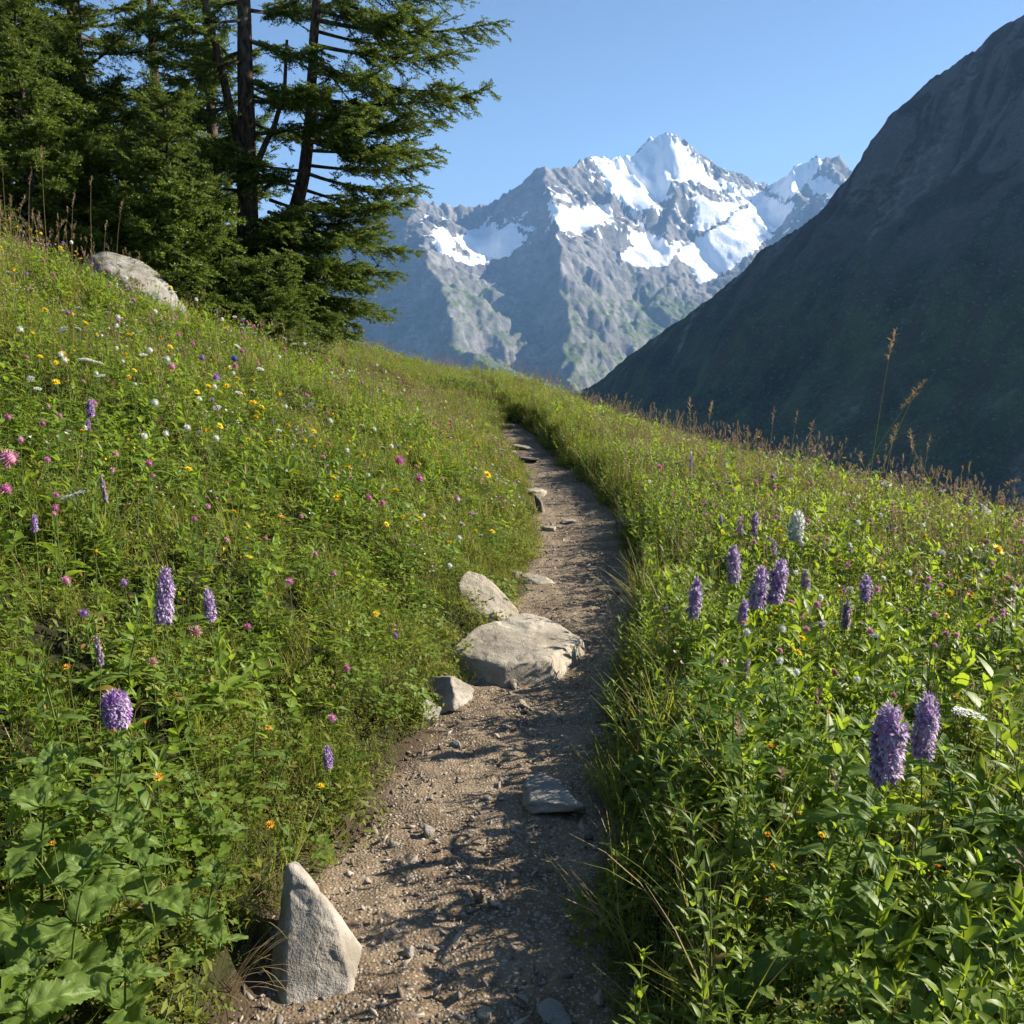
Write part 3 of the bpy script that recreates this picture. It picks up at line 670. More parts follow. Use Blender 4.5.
def build_cover():
    # --- grass
    near = [p_grass(40, .10, .26, .0042, .07) for _ in range(6)]
    far = [p_grass(70, .12, .28, .0075, .17, .13, 2) for _ in range(5)]
    X, Y, vl, vr, d, r = candidates(.075, seed=1)
    left = vl > 0; v = np.maximum(vl, vr)
    pat = fbm(X * .8, Y * .8, 3, 301)
    pr = np.where(d < 7, .26, .0) * np.where(left, np.clip(.55 + .10 * d, .3, 1.2), np.clip(.55 + .09 * d, .3, 1.2)) * (1 + .5 * pat)
    pr *= np.clip((d / .75)**-0 * 1, 0, 1)
    k = thin(pr, r)
    sc = np.where(left, .85, .95) * r.uniform(.6, 1.25, len(X)) * (.55 + .45 * sstep(0, .4, v))
    stuff('meadow_grass', near, np.stack([X, Y], -1)[k], sc[k], 'fine green grass growing all over the near meadow', 'grass', .15)
    pr = np.where(d >= 6, np.clip(np.where(left, .10, .13) * (1 + .4 * pat), 0, 1), 0)
    k = thin(pr, r); stuff('distant_grass', far, np.stack([X, Y], -1)[k], (sc * .95)[k], 'yellowish green grass on the upper meadow towards the skyline', 'grass', .12)
    # --- leafy herbs
    herb = [p_herb(2, .14, .28, .045, .085, .26, M_HERB) for _ in range(3)] + [p_herb(1, .14, .24, .06, .11, .22, M_HERB, .04) for _ in range(2)] \
        + [p_herb(2, .10, .2, .03, .055, .45, M_HERB, .03, .4, 'ovate') for _ in range(3)]
    bigl = [p_herb(1, .24, .38, .09, .14, .27, M_HERB, .05, .55, segs=5) for _ in range(2)] + [p_herb(1, .18, .3, .07, .11, .48, M_HERB, .05, .4, 'ovate', 5) for _ in range(2)]
    bigr = [p_herb(1, .24, .40, .11, .17, .34, M_LIGHT, .055, .6, segs=5) for _ in range(3)] + [p_herb(1, .18, .3, .07, .12, .45, M_LIGHT, .05, .4, 'ovate', 5) for _ in range(2)]
    light = [p_herb(2, .16, .32, .05, .10, .26, M_LIGHT, .036) for _ in range(3)] + [p_herb(2, .12, .24, .035, .07, .42, M_LIGHT, .032, .4, 'ovate') for _ in range(3)]
    X, Y, vl, vr, d, r = candidates(.085, seed=2); left = vl > 0; v = np.maximum(vl, vr)
    pat = fbm(X * .9, Y * .9, 3, 311)
    pr = (.95 - .055 * np.minimum(d, 12)) * sstep(.10, .45, v) * (.75 + .9 * pat) * np.where(left, 1, 1 - .75 * (d < 6) * sstep(.1, .35, fbm(X * 1.15, Y * 1.15, 2, 414)))
    pr *= np.where(d > 9, .75, 1.1)
    k = thin(pr * left, r); sc = r.uniform(.6, 1.15, len(X)) * (.7 + .3 * sstep(.1, .8, v)) * np.where(d > 4.5, 1.12, 1)
    stuff('meadow_herbs', herb, np.stack([X, Y], -1)[k], sc[k], 'leafy green meadow herbs covering the slope left of the path', 'meadow herbs', .2)
    k = thin(pr * (~left) * 1.05, r)
    stuff('bright_herbs', light, np.stack([X, Y], -1)[k], (sc * 1.05)[k], 'bright yellow green leafy herbs on the slope right of the path', 'meadow herbs', .2)
    X, Y, vl, vr, d, r = candidates(.12, seed=12); left = vl > 0; v = np.maximum(vl, vr)
    k0 = thin(np.where(d < 6.5, np.where(left, .85, .9), .2) * (d > .8) * sstep(.15, .5, v) * (.7 + 1.1 * fbm(X * 1.3, Y * 1.3, 2, 331)), r)
    k = k0 & left; stuff('large_herbs', bigl, np.stack([X, Y], -1)[k], r.uniform(.65, 1.1, k.sum()), 'long leaved dark green herbs in the near meadow left of the path', 'meadow herbs', .22)
    k = k0 & ~left; stuff('large_bright_herbs', bigr, np.stack([X, Y], -1)[k], r.uniform(.65, 1.15, k.sum()), 'long leaved bright herbs in the near meadow right of the path', 'meadow herbs', .22)
    # --- low cover: clover, cushions, sprigs on the verges
    cl = [p_clover(34, .09, .11, M_HERB) for _ in range(4)]
    X, Y, vl, vr, d, r = candidates(.10, seed=3, clear=False); left = vl > 0; v = np.maximum(vl, vr)
    pat = fbm(X * 1.1, Y * 1.1, 3, 321)
    k = thin(np.where(d < 10, np.where(left, .5, .36), .1) * (.8 + pat) * sstep(.0, .3, v), r)
    stuff('clover_cover', cl, np.stack([X, Y], -1)[k], r.uniform(.7, 1.4, k.sum()), 'low round leaved clover between the meadow grasses', 'clover', .25)
    cu = [p_cushion(150, .10, .085, .012, .026) for _ in range(4)] + [p_cushion(120, .10, .10, .016, .034, .35) for _ in range(2)]
    k = thin(np.where(d < 12, np.where(d < np.where(left, 7.0, 3.6), .62, .3), .16) * (.9 + .6 * pat), r)
    stuff('ground_cover', cu, np.stack([X, Y], -1)[k], r.uniform(.8, 1.5, k.sum()), 'dense small leaved ground cover under the taller meadow plants', 'ground cover', .25, .01)
    sp = [p_sprig(22, .085, .14, M_TINY) for _ in range(5)]
    X, Y, vl, vr, d, r = candidates(.062, seed=4); left = vl > 0; v = np.maximum(vl, vr)
    k = thin(np.where(left, .9, .8) * sstep(.62, .22, v) * np.where(d > 8, .55, 1) + .05 + .45 * (~left) * (d < 6) * sstep(.1, .35, fbm(X * 1.15, Y * 1.15, 2, 414)), r)
    stuff('verge_sprigs', sp, np.stack([X, Y], -1)[k], (r.uniform(.55, 1.15, len(X)) * np.where(left, .95, 1.15) * (.65 + .35 * sstep(0, .25, v)))[k], 'fine leaved yellow green plants lining both verges of the path', 'ground cover', .25, .005)
    # taller herbs and grasses on the right-hand bank, whose shadows reach over the path
    X, Y, vl, vr, d, r = candidates(.11, seed=5)
    k = thin((vr > .0) * sstep(1.1, .2, vr) * (.95 + .2 * sstep(.1, .35, vr)) * np.where(Y < 9, 1, .5) * (.7 + fbm(X * 2.2, Y * 2.2, 2, 77)), r)
    k |= (X > 1.3) & (X < 2.6) & (Y > .9) & (Y < 2.6) & (X / np.maximum(Y, .1) > .64) & (r.uniform(0, 1, len(X)) < .8); big = (X > 1.3) & (Y < 2.6) & (X / np.maximum(Y, .1) > .64)  # larger clumps out of view on the right, added to cast shade on the verge
    tall = [p_herb(2, .26, .42, .05, .085, .3, M_LIGHT, .036) for _ in range(3)] + [p_herb(1, .3, .46, .06, .1, .22, M_HERB, .04) for _ in range(2)]
    stuff('bank_herbs', tall, np.stack([X, Y], -1)[k], r.uniform(.6, 1.05, k.sum()) * np.where(big, 1.75, 1)[k], 'tall leafy herbs along the bank right of the path, plus unseen bigger ones added for shade', 'meadow herbs', .16)
    lg = [p_grass(26, .24, .46, .0042, .05, .12, 4) for _ in range(4)]
    X, Y, vl, vr, d, r = candidates(.10, seed=15)
    k = thin(((vr > .0) * sstep(.6, .05, vr) * .36 + (vl > .05) * .05) * (.6 + 1.2 * fbm(X * 1.7, Y * 1.7, 2, 78)), r)
    stuff('verge_grass', lg, np.stack([X, Y], -1)[k], r.uniform(.6, 1.1, k.sum()), 'long thin arching grass on the rim of the path', 'grass', .3)
    # --- brown seeding grasses and far specks of flowers
    sd = [p_seed(7, .26, .44, .12) for _ in range(3)] + [p_seed(5, .36, .62, .14, .09, .016) for _ in range(3)]
    X, Y, vl, vr, d, r = candidates(.22, seed=6); left = vl > 0
    k = thin(np.where(d > 5, np.where(left, .26, .62), .06) * (.8 + fbm(X * .5, Y * .5, 2, 9)) * (np.maximum(vl, vr) > .25), r)
    stuff('seeding_grass', sd, np.stack([X, Y], -1)[k], r.uniform(.6, 1.05, k.sum()), 'thin brown seeding grasses among the meadow flowers', 'grass', .15)
    pk = [p_specks(9, .14, .16, .32, [P_PALE, P_PINK, P_RUST], .0085) for _ in range(3)] + [p_specks(9, .14, .14, .3, [P_WHT, P_PALE], .008) for _ in range(2)] + [p_specks(7, .14, .14, .28, [P_YEL, P_ORG], .0085) for _ in range(2)]
    X, Y, vl, vr, d, r = candidates(.22, seed=7); left = vl > 0
    k = thin(np.where(d > 6.5, np.where(left, .55, 1.1), np.where(d > 4, .3, .04)) * (.8 + fbm(X * .6, Y * .6, 2, 19)) * (np.maximum(vl, vr) > .2), r)
    stuff('tiny_flowers', pk, np.stack([X, Y], -1)[k], r.uniform(.7, 1.1, k.sum()), 'countless tiny pink white and yellow blossoms over the farther meadow', 'wildflowers', .15)
    # --- gravel on the path
    gm = NT('gravel_stone'); ob = gm.n('ShaderNodeObjectInfo')
    gcol = gm.mix(ob.outputs['Random'], (.10, .08, .064), (.38, .33, .275))
    gmat = gm.done(gm.bsdf(gcol, .85, .2, gm.bump(gm.noise(gm.pos(), 260, 3, .6), .5, .002)))
    st = []
    for i in range(6):
        v, f = rock_shape(i + 50, 2, 9); v = v * np.array([1, .8, .5]); st.append(mesh_np('gravel_stone', v * .5, f, gmat, True))
    X, Y = np.random.default_rng(8).uniform([-.75, .6], [1.4, 15], (60000, 2)).T
    r = np.random.default_rng(9); u = X - path_x(Y); k = (u > -path_hw(Y, 0) - .05) & (u < path_hw(Y, 1) + .05) & (r.uniform(0, 1, len(X)) < np.clip(2.6 / Y, .12, 1)**1.0)
    s = np.clip(np.exp(r.normal(-5.05, .55, len(X))), .003, .03)
    stuff('path_gravel', st, np.stack([X, Y], -1)[k], s[k], 'loose pale gravel and grit lying on the footpath', 'gravel', .22)

def rock_shape(seed, sub=3, planes=14, cut=None, soft=.05, rough=.04, lo=.62, hi=1.0):
    """unit rock: a sphere cut by planes, edges slightly rounded"""
    r = np.random.default_rng(seed)
    bm = bmesh.new(); bmesh.ops.create_icosphere(bm, subdivisions=sub, radius=1.0)
    V = np.array([v.co[:] for v in bm.verts]); Fc = np.array([[v.index for v in f.verts] for f in bm.faces]); bm.free()
    N = r.normal(0, 1, (planes, 3)); N /= np.linalg.norm(N, axis=1)[:, None]; D = r.uniform(lo, hi, planes)
    if cut is not None:
        c = np.array(cut, float); nn = c[:, :3] / np.linalg.norm(c[:, :3], axis=1)[:, None]; N = np.concatenate([nn, N]); D = np.concatenate([c[:, 3], D])
    q = (V @ N.T) / D[None]; q = np.maximum(q, 1e-3)
    k = 1 / soft
    rad = 1 / (np.log(np.exp(k * q - k * q.max(1, keepdims=True)).sum(1)) / k + q.max(1))
    P = V * rad[:, None]
    n = fbm(P[:, 0] * 2.2 + seed, P[:, 1] * 2.2 + P[:, 2] * 1.7, 4, seed)
    return P * (1 + rough * n)[:, None], Fc
build_cover()

# ------------------------------------------------------------------ spruces
def needle_mat():
    m = NT('spruce_needles'); g = m.n('ShaderNodeNewGeometry'); ob = m.n('ShaderNodeObjectInfo')
    f = m.math('ADD', m.math('MULTIPLY', g.outputs['Random Per Island'], .6), m.math('MULTIPLY', ob.outputs['Random'], .4))
    tip = m.attr('lx')
    col = m.mix(f, (.030, .052, .010), (.066, .098, .017)); col = m.mix(m.math('POWER', tip, 1.3), col, (.160, .215, .038))
    p = m.bsdf(col, .5, .25); t = m.n('ShaderNodeBsdfTranslucent', {'Color': m.mix(tip, (.10, .16, .018), (.32, .41, .05))}).outputs[0]
    return m.done(m.n('ShaderNodeMixShader', {0: .28, 1: p, 2: t}).outputs[0])
def bark_mat():
    m = NT('spruce_bark'); p = m.pos()
    mp = m.n('ShaderNodeMapping', {'Scale': (1, 1, .3)}); m.t.links.new(p, mp.inputs[0])
    a = m.noise(mp.outputs[0], 22, 5, .65); b = m.noise(p, 6, 3)
    col = m.mix(m.ramp(a, .38, .62), (.030, .022, .016), (.105, .078, .058)); col = m.mix(m.math('MULTIPLY', m.ramp(b, .55, .7), .5), col, (.13, .12, .10))
    return m.done(m.bsdf(col, .95, .1, m.bump(a, .9, .03)))
M_NEEDLE, M_BARK = needle_mat(), bark_mat()

def needles_on(A, B, r, n_per_m, L, tip, out):
    """needles bristling from the segments A-B, flattened into a spray; tip 0..1 blends to the paler green"""
    D = B - A; ln = np.linalg.norm(D, axis=1); cnt = np.maximum(2, (ln * n_per_m)).astype(int)
    i = np.repeat(np.arange(len(A)), cnt); n = len(i)
    t = r.uniform(0, 1.0, n); d = D[i] / ln[i][:, None]
    s = np.cross(d, np.array([0, 0, 1.0])); s /= np.linalg.norm(s, axis=1)[:, None] + 1e-9; u = np.cross(s, d)
    th = r.uniform(-.65, math.pi + .65, n)
    side = np.cos(th)[:, None] * s + (np.sin(th) * .75)[:, None] * u
    dr = d * r.uniform(.45, .9, n)[:, None] + side * .8; dr /= np.linalg.norm(dr, axis=1)[:, None]
    p = A[i] + D[i] * t[:, None]; l = L * r.uniform(.7, 1.25, n) * (1 - .25 * t)
    w = np.cross(dr, r.normal(0, 1, (n, 3))); w /= np.linalg.norm(w, axis=1)[:, None] + 1e-9
    wd = .0056
    V = np.stack([p - w * wd * .7, p + dr * l[:, None] * .5 - w * wd, p + dr * l[:, None], p + dr * l[:, None] * .5 + w * wd], 1)
    tv = tip[i] * (.35 + .65 * t)
    out.append((V.reshape(-1, 3), np.repeat(tv, 4)))

def spray(seed, L, droop, lift, width, dens=1.0, bare=.22):
    """one spruce limb along +X with its flat spray of side twigs: (wood mesh, needle mesh)"""
    r = np.random.default_rng(seed); wood = PB(); nd = []
    t = np.linspace(0, 1, 14)
    ax = np.stack([L * t, .06 * L * np.sin(t * 3 + seed) * t, -droop * L * np.sin(t * math.pi * .6) + lift * L * t**2.2], -1)
    wood.tube(ax, .012 + .009 * L, .003, 5)
    def on(tt): return np.stack([np.interp(tt, t, ax[:, k]) for k in range(3)], -1)
    k = int(L * (1 - bare) / .040 * dens); tb = np.sort(r.uniform(bare, .985, k)); sd = np.where(np.arange(k) % 2, 1, -1)
    SA, SB, TP = [], [], []
    for tt, s in zip(tb, sd):
        o = on(tt); l = width * L * ((1 - tt)**.85 + .10) * r.uniform(.65, 1.15); l = max(l, .10)
        if tt < bare + .15: l *= r.uniform(.3, .8)
        ang = r.uniform(.75, 1.1) - .35 * tt; m = max(3, int(l / .09)); q = np.linspace(0, 1, m + 1)
        el = r.normal(-.02, .30); c = np.stack([o[0] + q * l * math.cos(ang) * math.cos(el) + .10 * l * q * q, o[1] + s * q * l * math.sin(ang) * math.cos(el), o[2] + q * l * math.sin(el) - l * (.05 + .28 * r.uniform(0, 1)) * q**1.6 + .10 * l * q**3], -1)
        wood.tube(c, .0035 + .003 * l, .0015, 3)
        SA += list(c[:-1]); SB += list(c[1:]); TP += list(.25 + .75 * q[1:]**3)
        for j in range(m):
            for s2 in (1, -1):
                p = c[j] + (c[j + 1] - c[j]) * r.uniform(.1, .9); dd = (c[j + 1] - c[j]); dd /= np.linalg.norm(dd)
                nn = np.array([-dd[1], dd[0], 0]) * s2; f = r.uniform(.6, 1.0); tl = r.uniform(.07, .17) * (1.15 - .6 * j / m)
                e = p + tl * (dd * f + nn * .75 + np.array([0, 0, r.uniform(-.55, .35)])); SA.append(p); SB.append(e); TP.append(1.0 * r.uniform(.3, 1))
                if tl > .1: 
                    e2 = p + (e - p) * .55 + tl * .5 * (dd * .9 - nn * .3); SA.append(p + (e - p) * .5); SB.append(e2); TP.append(r.uniform(.3, 1))
    seg = np.linspace(bare + .1, 1, 12); c = on(seg); SA += list(c[:-1]); SB += list(c[1:]); TP += [.4] * 10 + [1.0]
    needles_on(np.array(SA), np.array(SB), r, 215 * dens, .034, np.array(TP), nd)
    V = np.concatenate([a for a, _ in nd]); tp = np.concatenate([b for _, b in nd])
    Q = np.arange(len(V)).reshape(-1, 4)
    return wood.mesh('branch', [M_BARK]), mesh_np('needles', V, Q, M_NEEDLE, False, {'lx': tp})

SPRAYS = {}
def get_spray(L, kind):
    key = (round(L * 2) / 2, kind)
    if key not in SPRAYS:
        Lk = max(.5, key[0]); SPRAYS[key] = (*spray(int(key[0] * 10) + 100 * kind, Lk, (.05, .10, .14)[kind], (.10, .10, .20)[kind], (.34, .40, .34)[kind], 1.0 if Lk < 3 else .85), Lk)
    return SPRAYS[key]
def limb(tree, base, az, L, tilt, kind, roll=0.0):
    w, nme, Lk = get_spray(L, kind); s = L / Lk
    b = link('branch', w, tree, base, None or (0, 0, 0), s)
    b.rotation_euler = (Matrix.Rotation(az, 3, 'Z') @ Matrix.Rotation(-tilt, 3, 'Y') @ Matrix.Rotation(roll, 3, 'X')).to_euler()
    link('needles', nme, b)
    return b
def trunk_mesh(lines):
    b = PB()
    for pts, r0, r1 in lines: 
        P = np.asarray(pts, float); n = max(10, len(P)); q = np.linspace(0, len(P) - 1, n * 2)
        S = np.stack([np.interp(q, np.arange(len(P)), P[:, k]) for k in range(3)], -1)
        for _ in range(2): S[1:-1] = (S[:-2] + 2 * S[1:-1] + S[2:]) / 4
        S[:, :2] += .02 * np.stack([gnoise(q * 1.7, pts[0][0] * 9 + 3), gnoise(q * 1.7, pts[0][0] * 5 + 8)], -1)
        rr = r0 + (r1 - r0) * np.linspace(0, 1, n * 2)**.8; rr[0] *= 1.35; rr[1] *= 1.12
        b.tube(S, rr, 0, 12)
    return b.mesh('trunk', [M_BARK])
def spruce(px, Y, height, label, seed, z0=.25, spread=2.4, n=60, lines=None, limbs=None, top=None, kind_p=(.35, .4, .25), az_rng=(0, 6.283), lean=(0, 0), upto=1.0, base_py=330):
    p = at_y(px, base_py, Y); x = p[0]; z = float(terrain(x, Y)) - .1
    t = link('spruce_tree', None, None, (x, Y, z)); t.empty_display_size = .3
    tag(t, label, 'tree', 'spruces at the crest of the meadow')
    r = np.random.default_rng(seed)
    lines = lines or [([(0, 0, -.2), (lean[0] * .5, lean[1] * .5, height * .5), (lean[0], lean[1], height)], .035 * height ** .75, .012)]
    link('trunk', trunk_mesh(lines), t)
    P = np.array(lines[0][0]); 
    for i in range(n):
        f = ((i + r.uniform(0, 1)) / n); zz = z0 + (height * upto - z0) * f
        c = [np.interp(zz, P[:, 2], P[:, 0]), np.interp(zz, P[:, 2], P[:, 1]), zz]
        fr = zz / height; L = max(.35, spread * (1 - fr)**.75 * r.uniform(.75, 1.15) * min(1, .55 + zz * .5))
        az = az_rng[0] + (az_rng[1] - az_rng[0]) * ((i * .382 + r.uniform(-.06, .06)) % 1.0)
        limb(t, c, az, L, r.uniform(-.12, .16) + .45 * fr, int(r.choice(3, p=kind_p)), r.uniform(-.25, .25))
    for (fr_, to, kind) in (limbs or []):
        d = np.array(to) - np.array(fr_); L = float(np.linalg.norm(d))
        limb(t, fr_, math.atan2(d[1], d[0]), L, math.asin(d[2] / L), kind, r.uniform(-.2, .2))
    return t

def build_spruces():
    # the big open-crowned spruce with two stems; its long limbs reach out over the slope to the right
    Y = 13.2; b = at_y(247, 330, Y); x0 = b[0]; z0 = float(terrain(x0, Y)) - .1
    def loc(px, py, dY=0.0):
        q = at_y(px, py, Y + dY); return (q[0] - x0, dY, q[2] - z0)
    h = 11.5
    stem1 = [(0, 0, -.2), loc(248, 250), loc(247, 180), loc(246, 90), loc(244, 0), (loc(243, 0)[0], 0, 7.0), (.0, 0, h)]
    stem2 = [loc(268, 262, .1), loc(290, 225, .15), loc(303, 185, .2), loc(310, 130, .25), loc(312, 70, .3), loc(317, 0, .3), (loc(320, 0)[0], .3, 7.0), (loc(322, 0)[0], .3, 9.5)]
    stem3 = [loc(245, 160, .05), loc(232, 118, -.1), loc(222, 70, -.2), loc(206, 10, -.3), loc(200, -60, -.4)]
    stem4 = [loc(252, 175, .0), loc(272, 130, -.15), loc(285, 95, -.2), loc(287, 40, -.2)]
    A = lambda a, to, k: (loc(*a), loc(*to), k)
    limbs = [  # from the stem, to the tip, kind
        A((316, 20, .3), (503, 18, -.6), 1), A((314, 45, .3), (468, 62, .5), 0), A((312, 62, .3), (452, 86, -.9), 1), A((313, 30, .3), (440, 40, .9), 1),
        A((311, 100, .25), (491, 96, -.2), 0), A((310, 112, .25), (446, 120, .8), 1), A((309, 128, .25), (440, 150, -.7), 1), A((308, 140, .2), (405, 162, -1.1), 0), A((306, 150, .2), (420, 146, 1.2), 0),
        A((305, 165, .2), (438, 170, .2), 0), A((303, 172, .2), (424, 186, -.7), 1), A((300, 188, .2), (412, 205, .7), 1), A((298, 200, .2), (395, 214, -.9), 0),
        A((292, 222, .1), (418, 258, -.1), 0), A((288, 228, .1), (392, 240, -.8), 0), A((286, 235, .1), (380, 230, .8), 0), A((284, 246, .1), (375, 290, -.6), 1), A((272, 262, .1), (386, 316, 0), 1), A((272, 268, .1), (360, 328, .6), 1), A((262, 275, 0), (345, 318, -.9), 1), A((262, 262, 0), (330, 268, -1.2), 0), A((262, 240, 0), (340, 250, -1.0), 0),
        A((270, 200, .1), (352, 208, -.8), 1), A((268, 212, .1), (372, 222, -.4), 1), A((262, 228, .1), (346, 236, -1.3), 1), A((268, 246, .1), (400, 272, -.3), 1), A((268, 252, .1), (388, 282, .5), 1), A((264, 256, 0), (366, 262, -1.0), 1), A((258, 270, 0), (376, 304, -.3), 1), A((258, 278, 0), (392, 312, .3), 1), A((256, 286, 0), (362, 336, -.2), 1), A((254, 292, 0), (340, 338, -.7), 1), A((254, 262, 0), (318, 286, -1.5), 1), A((254, 250, 0), (296, 252, -1.7), 1), A((252, 236, 0), (282, 226, -1.6), 1), A((250, 300, 0), (300, 335, -1.2), 1), A((250, 290, 0), (232, 316, -1.4), 1),
        A((316, -20, .3), (470, -25, -.5), 1), A((316, -40, .3), (500, -45, .6), 1), A((317, -70, .3), (440, -60, -1.1), 1), A((317, -10, .3), (415, 8, -1.2), 1),
        A((318, -110, .3), (470, -100, .3), 1), A((318, 10, .3), (400, 20, -1.4), 0), A((312, 70, .3), (380, 78, -1.6), 0), A((311, 95, .3), (372, 104, -1.5), 1), A((309, 120, .3), (365, 132, -1.5), 0),
        A((247, 40, 0), (330, 60, -1.3), 0), A((247, 80, 0), (318, 98, -1.4), 0), A((247, 60, 0), (160, 66, -1.2), 0), A((246, 20, 0), (150, 10, -1.0), 1), A((247, 95, 0), (186, 118, -.9), 1), A((248, 120, 0), (300, 140, 1.4), 0), A((248, 100, 0), (330, 100, 1.6), 0),
        A((247, 10, 0), (330, 10, 1.8), 0), A((246, 0, 0), (190, 0, 1.8), 0), A((246, 50, 0), (200, 60, 1.6), 0), A((248, 140, 0), (210, 160, -1.2), 0), A((222, 70, -.2), (170, 84, -.9), 0), A((210, 25, -.3), (140, 30, -.9), 1), A((286, 90, -.2), (330, 96, -1.3), 0),
        A((248, 215, 0), (300, 232, -1.4), 0), A((248, 235, 0), (200, 262, -1.3), 1), A((250, 240, 0), (262, 262, -1.8), 1), A((250, 262, 0), (300, 300, -1.6), 1), A((248, 268, 0), (215, 300, -1.4), 1), A((250, 280, 0), (262, 318, -1.7), 1), A((256, 285, 0), (318, 322, -1.3), 1), A((248, 225, 0), (310, 215, -1.2), 0)]
    t = link('spruce_tree', None, None, (x0, Y, z0)); t.empty_display_size = .3
    tag(t, 'tall open spruce with two dark stems and long limbs reaching over the slope', 'tree', 'spruces at the crest of the meadow')
    link('trunk', trunk_mesh([(stem1, .20, .05), (stem2, .125, .04), (stem3, .085, .03), (stem4, .05, .02)]), t)
    r = np.random.default_rng(5)
    for a, c, k in limbs:
        d = np.array(c) - np.array(a); L = float(np.linalg.norm(d))
        limb(t, a, math.atan2(d[1], d[0]), L, math.asin(d[2] / L), k, r.uniform(-.2, .2))
    for i in range(100 - 8 - len(limbs)):     # inner limbs round both stems
        st = (stem1, stem2, stem1, stem3)[i % 4]; S = np.array(st[:6 if st is not stem3 else 4], float); zz = r.uniform(1.3, 4.6)
        b0 = [np.interp(zz, S[:, 2], S[:, 0]), np.interp(zz, S[:, 2], S[:, 1]), zz]; limb(t, b0, r.uniform(0, 6.28), r.uniform(.8, 1.7), r.uniform(-.15, .25), int(r.integers(0, 3)), r.uniform(-.3, .3))
    for i in range(8):           # the crown above the picture
        zz = r.uniform(5.0, h - .3); side = r.uniform(0, 1) < .5; L = max(.5, 2.4 * (1 - (zz - 3) / (h - 2.2)))
        limb(t, (0 if side else stem2[-1][0], 0 if side else .3, min(zz, 9.3) if not side else zz), r.uniform(0, 6.28), L, r.uniform(-.1, .3), int(r.integers(0, 2)), r.uniform(-.2, .2))
    # dense dark spruces on the left, and young ones in front of them
    spruce(96, 13.6, 9.0, 'tall dense dark spruce left of the twin stemmed spruce', 21, .4, 2.3, 84, upto=.72, base_py=290)
    spruce(-40, 12.4, 9.5, 'dense dark spruce at the edge of the photo, its limbs hanging over the grass', 22, .4, 2.6, 84, upto=.7, base_py=250)
    spruce(10, 16.5, 10.0, 'dark spruce deep behind the other spruces on the left', 23, .5, 3.0, 76, upto=.75, base_py=270)
    spruce(170, 16.8, 9.5, 'dark spruce standing behind the gap beside the twin stemmed spruce', 27, .5, 2.6, 56, upto=.45, base_py=300)
    spruce(178, 11.0, 2.7, 'young bushy spruce with bright tips in front of the twin stemmed spruce', 24, .1, 1.15, 84, base_py=312)
    spruce(38, 10.8, 3.1, 'young spruce with bright spreading tips behind the grassy crest', 25, .1, 1.3, 84, base_py=262)
    spruce(118, 11.6, 2.1, 'small young spruce between the two brighter young spruces', 26, .1, 1.1, 70, base_py=290)
    spruce(272, 11.4, 1.3, 'low spreading young spruce beside the lichened boulder', 28, .05, 1.0, 60, base_py=335)
    spruce(222, 16.2, 9.0, 'slim spruce seen through the gap between the two dark stems', 31, .5, 1.5, 70, upto=.62, base_py=300)
    spruce(-150, 12.0, 8.5, 'spruce mostly outside the photo at the far left', 29, .4, 2.6, 60, upto=.7, base_py=230)
build_spruces()

# ------------------------------------------------------------------ rocks
def rock_mat(name, c0, c1, lichen=0.0):
    m = NT(name); tc = m.n('ShaderNodeTexCoord'); p = tc.outputs['Object']
    a = m.noise(p, 3.0, 7, .65); b = m.noise(p, 16, 6, .65); c = m.noise(p, 130, 3, .7); w = m.pos(); sp = m.noise(w, 330, 2, .6)
    col = m.mix(m.ramp(a, .36, .66), c0, c1); col = m.mix(m.math('MULTIPLY', m.ramp(b, .54, .66), .5), col, tuple(x * .55 for x in c0))
    col = m.mix(m.math('MULTIPLY', m.ramp(sp, .58, .68), .55), col, (.06, .057, .054)); col = m.mix(m.math('MULTIPLY', m.ramp(sp, .40, .30), .5), col, (.40, .385, .36))
    st = m.noise(p, 1.6, 4, .6); col = m.mix(m.math('MULTIPLY', m.ramp(st, .54, .68), .45), col, (.16, .115, .072))
    if lichen:
        l = m.noise(w, 9, 5, .7); col = m.mix(m.math('MULTIPLY', m.ramp(l, .52, .60), lichen), col, (.10, .095, .042)); l2 = m.noise(w, 13, 4, .7); col = m.mix(m.math('MULTIPLY', m.ramp(l2, .60, .66), lichen), col, (.30, .30, .27))
    vo = m.n('ShaderNodeTexVoronoi', {'Vector': m.n('ShaderNodeMix', {0: .35, 4: p, 5: m.n('ShaderNodeTexNoise', {'Vector': p, 'Scale': 3.0}).outputs['Color']}, data_type='VECTOR').outputs[1], 'Scale': 2.3}, feature='DISTANCE_TO_EDGE')
    crack = m.ramp(vo.outputs[0], .0, .03)
    h = m.math('ADD', m.math('ADD', m.math('MULTIPLY', b, .9), m.math('MULTIPLY', c, .35)), m.math('MULTIPLY', crack, .10))
    return m.done(m.bsdf(col, .88, .2, m.bump(h, .8, .014)))
M_ROCK = rock_mat('granite', (.235, .200, .150), (.40, .355, .285)); M_DARK = rock_mat('dark_granite', (.12, .102, .088), (.21, .185, .165)); M_LICH = rock_mat('lichened_granite', (.17, .16, .14), (.27, .255, .23), .75)
M_GREYR = rock_mat('grey_granite', (.185, .17, .15), (.31, .295, .27))

